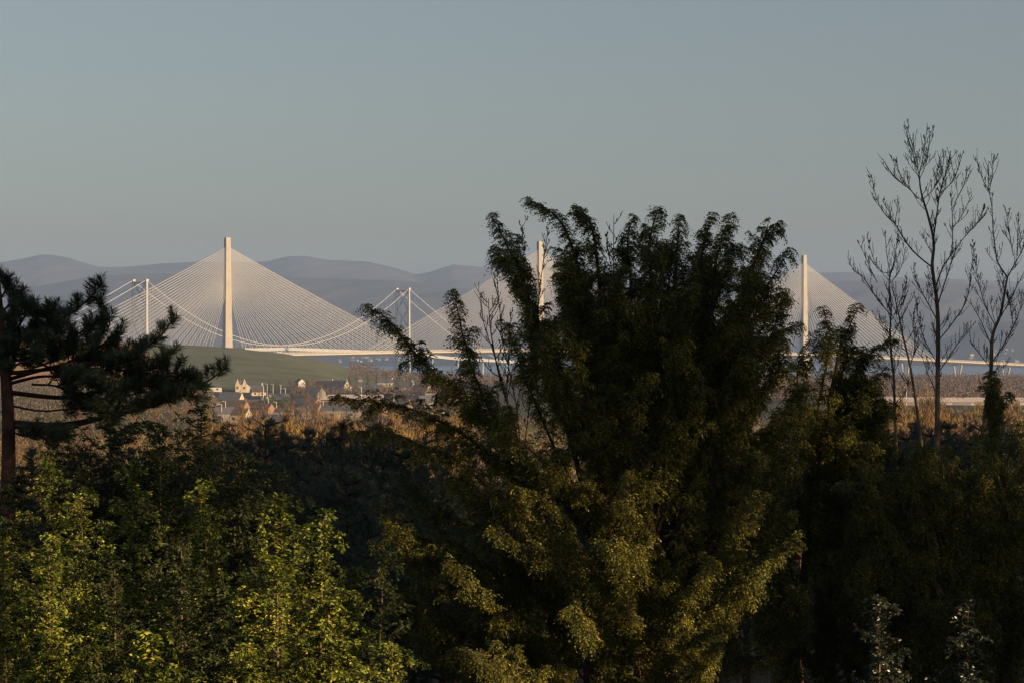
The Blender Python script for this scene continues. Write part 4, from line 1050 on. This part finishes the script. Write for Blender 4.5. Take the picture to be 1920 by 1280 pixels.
def shade_bush(h, r, n):  # unseen bush, added to stop low sun beneath the crowns
    t = thing('added_shade_bush', (0, 0, 0), 'bush added out of view to block the low sun', 'bush', 'added out-of-view bushes blocking the low sun')
    g = Geo()
    for k in range(5): g.tube([(0, 0, -.3), (math.cos(k * 1.3) * r * .4, math.sin(k * 1.3) * r * .4, h * .6)], [.06, .02], 5)
    g.build('stems', M['grey_bark'], t)
    g = Geo(); crown_mesh(g, (0, 0, h * .52), (r, r, h * .52), n, .40, clumps=30); g.build('crown', M['belt'], t)
    return t
bu = shade_bush(13.5, 2.4, 5200); fb = True
GAPS = [(17.2, 19.2, .9), (19.6, 21.0, .9), (21.6, 24.6, .9), (30.4, 31.6, .9), (31.9, 34.5, .9), (50.2, 53.2, .6), (27.6, 28.4, .9), (39.4, 39.5, .9)]  # openings left in the added bushes so sun reaches chosen plants
for row in (0, 1):
    bb = -8.0 + row * .9
    while bb < 93:
        wide = 1.9
        ing = [q for q in GAPS if q[0] - wide * .75 < bb < q[1] + wide * .75]
        if not ing:
            p = SA * (17.5 + row * 2.5 + r3.uniform(-.4, .4)) + SP * bb; loc = (p[0], p[1], gz(p[0], p[1])); s_ = r3.uniform(.92, 1.12) * (.76 if 35.5 < bb < 42 and r3.random() < .55 else 1)
            if fb: bu.location = loc; fb = False
            else: dup(bu, loc, r3.uniform(0, 6.28), (.85, .85, s_))
        elif r3.random() < .8:      # lower added bushes trim the sunlight coming through the gaps
            p = SA * (17.5 + row * 2.5 + r3.uniform(-1, 1)) + SP * bb; loc = (p[0], p[1], gz(p[0], p[1]))
            dup(bu, loc, r3.uniform(0, 6.28), (*((.42, .42) if not 38 < ing[0][0] < 40 else (.75, .75)), r3.uniform(.35, .68) if ing[0][0] < 25 else (r3.uniform(.74, .86) if 38 < ing[0][0] < 40 else r3.uniform(.15, .5))))
        bb += 1.7

# ------------------------------------------------------------------ dark pines in the middle distance
def mid_pine(H, seed, n_whorl=16, wide=1.9, top_round=.5):
    gt, gl, gw = Geo(), Geo(), Geo()
    gt.tube([(0, 0, -.5), (0, 0, H)], [.16, .02], 7)
    tips, dirs = [], []
    for z in np.linspace(H * .35, H - .15, n_whorl):
        u = (H - z) / (H * .65)
        ln_ = wide * (u ** top_round) + .12
        for k in range(6):
            az = rng.uniform(0, 6.28); l_ = ln_ * rng.uniform(.6, 1.1)
            e = A(math.cos(az) * l_, math.sin(az) * l_, z + l_ * .35 + rng.uniform(-.1, .15))
            gw.strands(A([0, 0, z]), e[None], .03, .012)
            for j_ in range(max(2, int(l_ / .22))):
                u_ = rng.uniform(.25, 1.0); p_ = A(0, 0, z) * (1 - u_) + e * u_ + rng.normal(size=3) * A(.14, .14, .10)
                tips.append(p_); dirs.append(nrm(A(math.cos(az) * .5, math.sin(az) * .5, .8) + rng.normal(size=3) * .35))
    needles(gl, np.array(tips), np.array(dirs), 70, .17, .011, .22)
    t = thing('pine_tree', (0, 0, 0), 'x', 'tree', 'dark pines of the middle distance')
    gt.build('trunk', M['pine_bark'], t); gw.build('branches', M['twig'], t); gl.build('needles', M['pine_mid'], t)
    return t
protos = [mid_pine(7.5, 1), mid_pine(7.0, 2, 14, 1.6, .7), mid_pine(8.0, 3, 16, 2.2, .4)]
used = [False] * 3
LAND = [(0, 'the pine trunk at the left edge'), (120, 'the shrubs under the left pine'), (230, 'the red-lit shrub stem'), (330, 'the dark shrub tops'), (430, 'the broad slate roof'), (500, 'the row of masts'), (560, 'the narrow white house'),
        (620, 'the cream terrace'), (690, 'the long pale roof'), (745, 'the thick pale post'), (810, 'the upright yew spire'), (880, 'the bare sapling'), (960, 'the big yew left side'), (1200, 'the big yew heart'), (1450, 'the gap between two yews'), (1560, 'the slender yew'), (1680, 'the short bare tree'), (1757, 'the tallest bare trunk'), (1830, 'the ivy column'), (1910, 'the right edge')]
def land(xp): return min(LAND, key=lambda q: abs(q[0] - xp))[1]
seen = {}
def uniq(base):
    seen[base] = seen.get(base, 0) + 1
    k = seen[base]
    return base if k == 1 else base + [', second one', ', third one', ', fourth one', ', fifth one', ', sixth one', ', seventh one', ', last one'][min(k - 2, 6)]
def plant(protos, used, xp, yp, D, label, s=1.0, Hs=None):
    k = r3.randrange(len(protos)); src = protos[k]
    H = Hs[k] * s
    x_ = (xp - 960) / F * D; zt = (640 - yp) / F * D; zg = gz(x_, D)
    s2 = max(.25, (zt - zg) / Hs[k])
    sxy = min(s2, 1.25) * r3.uniform(.85, 1.15) if s == 1.0 else s2
    if not used[k]:
        used[k] = True; src.location = (x_, D, zg); src.scale = (sxy, sxy, s2); src['label'] = label; return src
    return dup(src, (x_, D, zg), r3.uniform(0, 6.28), (sxy, sxy, s2), label)
MP = [(425, 826, 95), (498, 800, 80), (462, 838, 78), (540, 826, 90), (575, 815, 105), (612, 822, 84), (640, 800, 74), (668, 826, 92), (698, 806, 78), (735, 830, 85), (760, 838, 74), (800, 832, 90), (840, 846, 82), (880, 850, 95),
      (920, 860, 80), (385, 850, 82), (340, 870, 90), (300, 860, 100), (250, 850, 95), (170, 860, 90), (110, 900, 85), (60, 850, 110), (520, 880, 66), (590, 890, 64), (650, 890, 62), (720, 895, 66), (790, 900, 60), (850, 915, 62), (450, 900, 64), (560, 960, 56), (690, 970, 54), (760, 960, 52), (830, 1000, 50),
      (960, 900, 70), (1040, 900, 75), (1120, 890, 80), (1200, 880, 75), (1290, 870, 80), (1380, 860, 75), (1450, 850, 82), (1530, 830, 78), (1600, 840, 70), (1655, 850, 75), (1700, 852, 80), (1745, 845, 72), (1800, 862, 76), (1900, 850, 70), (1640, 822, 95), (1720, 828, 100), (1780, 830, 90), (1840, 835, 85), (1880, 822, 100), (1620, 870, 62), (1680, 872, 60), (1760, 876, 62), (1850, 868, 60), (1000, 1000, 55), (1100, 1010, 55), (1400, 980, 55), (1500, 960, 56),
      (870, 1080, 45), (760, 1090, 44), (690, 1130, 42), (930, 1120, 46)]
for (xp, yp, D) in MP:
    yp += -9 if xp < 900 else -36
    lab = uniq(('distant' if D >= 85 else 'midway' if D >= 65 else 'nearer') + ' dark blue-green pine below ' + land(xp) if xp < 960 or xp > 1600 else ('distant' if D >= 78 else 'nearer') + ' dark pine seen through gaps in ' + land(xp))
    plant(protos, used, xp, yp, D, lab, 1.0, [7.5, 7.0, 8.0])

for (xp, yp, D, lab) in [(-60, 850, 70, 'left'), (-160, 830, 80, 'left'), (-260, 860, 62, 'left'), (-110, 900, 52, 'left'), (-220, 930, 48, 'left'), (-330, 850, 75, 'left'), (-60, 980, 44, 'left'), (-170, 1020, 40, 'left'), (-400, 900, 60, 'left'), (-300, 1000, 44, 'left'), (-500, 880, 66, 'left'),
                         (1990, 820, 95, 'right'), (2080, 830, 90, 'right'), (2160, 840, 100, 'right'), (2240, 830, 110, 'right'), (2020, 900, 80, 'right'), (2120, 900, 85, 'right')]:
    plant(protos, used, xp, yp, D, 'dark pine just outside the ' + lab + ' edge of the view', 1.0, [7.5, 7.0, 8.0])
# ------------------------------------------------------------------ rusty bare and budding trees beyond the pines
def rusty(mt, H, wide, n, conic=False):
    gt, gl, gw = Geo(), Geo(), Geo()
    gt.tube([(0, 0, -.5), (0, 0, H * .9)], [.12, .02], 6)
    for k in range(60):
        z = H * rng.uniform(.15, .95); u = (H - z) / H; az = rng.uniform(0, 6.28)
        l_ = wide * (u if conic else min(1, 1.6 * u ** .6)) * rng.uniform(.5, 1.1)
        e = A(math.cos(az) * l_, math.sin(az) * l_, z + l_ * (.5 if conic else .9))
        gw.strands(A([0, 0, z]), e[None], .025, .008)
        m_ = n // 60; uu = rng.uniform(.15, 1.05, (m_, 1)); p = A(0, 0, z) * (1 - uu) + e * uu + rng.normal(size=(m_, 3)) * .16
        d = nrm(A(0, 0, .9) + rng.normal(size=(m_, 3)) * .6); gl.leaves(p, d, rdir(m_), rng.uniform(.14, .34, m_), .035)
    t = thing('rusty_tree', (0, 0, 0), 'x', 'tree', 'rusty budding trees before the town')
    gt.build('trunk', M['twig'], t); gw.build('branches', M['twig'], t); gl.build('crown', M[mt], t)
    return t
RP = [rusty('orange_a', 6, 1.7, 3600), rusty('orange_b', 6, 2.0, 3600), rusty('orange_b', 6.5, 1.1, 3000, True), rusty('brown_wood', 6, 2.1, 3200)]
used = [False] * 4; RHS = [6, 6, 6.5, 6]
for k in range(130):
    if k < 66: xp = 385 + 490 * ((k * .6180339) % 1); yp = r3.choice([782, 795, 800, 805, 812, 820, 826, 765]) + r3.uniform(-6, 6)
    else: xp = 1600 + 320 * ((k * .6180339) % 1); yp = r3.choice([748, 760, 768, 780, 790, 800, 815]) + r3.uniform(-8, 8)
    D = np.interp(yp, [740, 770, 800, 835], [330, 260, 190, 125]) * r3.uniform(.9, 1.1)
    lab = uniq(('far' if D > 250 else 'middle' if D > 180 else 'near') + ' rusty budding tree below ' + land(xp))
    plant(RP, used, xp, yp, D, lab, 1.0, RHS)

# scattered trees in the town
used2 = [False] * 4
TP = [rusty('orange_a', 7, 2.6, 2400), rusty('brown_wood', 7, 2.8, 2400), rusty('far_green', 7, 2.4, 2400), rusty('brown_wood', 8, 2.2, 2000, True)]
for q in TP: q.name = 'town_tree'; q['group'] = 'trees among the houses of the town'
TT = [(575, 738, 900), (590, 748, 850), (600, 722, 1250), (548, 735, 1150), (476, 752, 1000), (488, 765, 950), (640, 708, 1500), (655, 705, 1550), (668, 704, 1500), (690, 702, 1500), (705, 700, 1600), (725, 698, 1700), (745, 704, 1500), (770, 700, 1600), (795, 706, 1500), (820, 708, 1400),
      (470, 780, 800), (560, 765, 800), (548, 752, 900), (625, 760, 850), (650, 765, 820), (575, 712, 1350), (588, 706, 1450), (545, 712, 1400), (520, 716, 1350), (505, 718, 1300), (405, 770, 850), (715, 755, 900), (755, 745, 950), (775, 748, 930), (800, 755, 900), (840, 745, 950), (860, 760, 900), (700, 765, 850),
      (60, 770, 420), (100, 775, 400), (140, 765, 450), (170, 780, 400), (25, 780, 420), (210, 770, 500), (250, 760, 600), (290, 750, 650), (320, 748, 700), (355, 752, 700), (380, 745, 800), (610, 775, 700), (680, 780, 700), (735, 775, 700), (585, 790, 640), (500, 785, 640), (430, 790, 640), (455, 772, 900), (530, 775, 850), (600, 765, 900), (640, 772, 900), (665, 768, 900), (705, 750, 1000), (735, 742, 1000), (765, 760, 900), (495, 752, 1050), (415, 748, 1000)]
for (xp, yp, D) in TT:
    lab = uniq(('brownish' if D > 1200 else 'small bare' if D > 800 else 'larger bare') + ' tree among the houses near ' + land(xp))
    plant(TP, used2, xp, yp, D, lab, 1.0, [7, 7, 7, 8])

# hedges and woods that read as one mass
def wood(name, label, x0, x1, ytop, D0, D1, n, h, mt, leaf=1.2):
    n = int(n * 1.0)
    xp = rng.uniform(x0, x1, n); D = rng.uniform(D0, D1, n); x_ = (xp - 960) / F * D; zg = ground(x_, D)
    cl = .5 + .5 * np.sin(x_ * .21 + np.sin(D * .05) * 2) * np.sin(D * .06 + x_ * .04) + .3 * np.sin(x_ * .7)
    z = zg + h * (.35 + .65 * np.clip(cl, 0, 1.2)) * rng.uniform(0, 1, n) ** .6
    g = Geo(); g.leaves(np.stack([x_, D, z], 1), nrm(A(0, 0, .8) + rng.normal(size=(n, 3)) * .6), rdir(n), leaf * rng.uniform(.5, 1.4, n), leaf * .4)
    o = g.build(name, M[mt], None); tag(o, label, 'woodland', None, 'stuff'); return o
wood('woodland', 'brown leafless wood on the low ground below the viaduct', 1420, 1990, 700, 2300, 3500, 42000, 11, 'brown_wood', 2.2)
wood('valley_wood', 'brown bare wood between the pale sheds and the viaduct', 1350, 1990, 0, 1250, 2400, 60000, 7, 'brown_wood', 1.6)
wood('hedge', 'dark evergreen hedge behind the row of masts', 485, 545, 0, 1120, 1160, 5000, 6, 'far_green', .7)
wood('thicket', 'brown thicket at the foot of the green field', 545, 900, 0, 1460, 1640, 12000, 6, 'brown_wood', 1.1)
wood('scrub', 'brown and green scrub between the houses and the rusty trees', 380, 900, 0, 500, 1300, 14000, 2.0, 'brown_wood', .8)
wood('undergrowth', 'mixed scrub on the slope behind the left pine', -40, 400, 0, 350, 800, 40000, 3.4, 'orange_b', .6)
wood('mixed_wood', 'mottled green and brown wood at the foot of the stubble field', -60, 400, 0, 820, 1400, 45000, 8, 'brown_wood', 1.1)
wood('bushes', 'olive bushes at the foot of the stubble field', -60, 400, 0, 760, 1350, 46000, 8, 'far_green', 1.0)
wood('woods', 'wooded ground right of the town below the pale sheds', 860, 1990, 0, 300, 1000, 60000, 3.2, 'orange_b', .7)
wood('shore_wood', 'dark trees along the shore beyond the town', 655, 1500, 0, 1900, 2350, 30000, 8, 'brown_wood', 1.8)
# dry undergrowth on the garden ground
n = 60000; x_ = rng.uniform(-14, 16, n); y_ = rng.uniform(22, 90, n); z_ = ground(x_, y_)
g = Geo(); g.leaves(np.stack([x_, y_, z_ - .02], 1), nrm(A(0, 0, 1) + rng.normal(size=(n, 3)) * .4), rdir(n), rng.uniform(.15, .45, n), .02)
tag(g.build('dry_grass', mat('dry_grass_blade', (.20, .15, .10), (.13, .10, .06), .7)), 'dry pale grass under the garden trees', 'grass', None, 'stuff')

# ------------------------------------------------------------------ haze
g = Geo(); g.box((0, 6350, 190), (15000, 13500, 580))
m = bpy.data.materials.new('haze'); m.use_nodes = True; n = m.node_tree.nodes; l = m.node_tree.links
n.remove(n['Principled BSDF']); pv = n.new('ShaderNodeVolumePrincipled')
pv.inputs['Color'].default_value = (.40, .58, .97, 1); pv.inputs['Density'].default_value = HAZE; pv.inputs['Anisotropy'].default_value = 0.0
l.new(pv.outputs[0], n['Material Output'].inputs['Volume'])
tag(g.build('haze', m), None, kind='stuff')
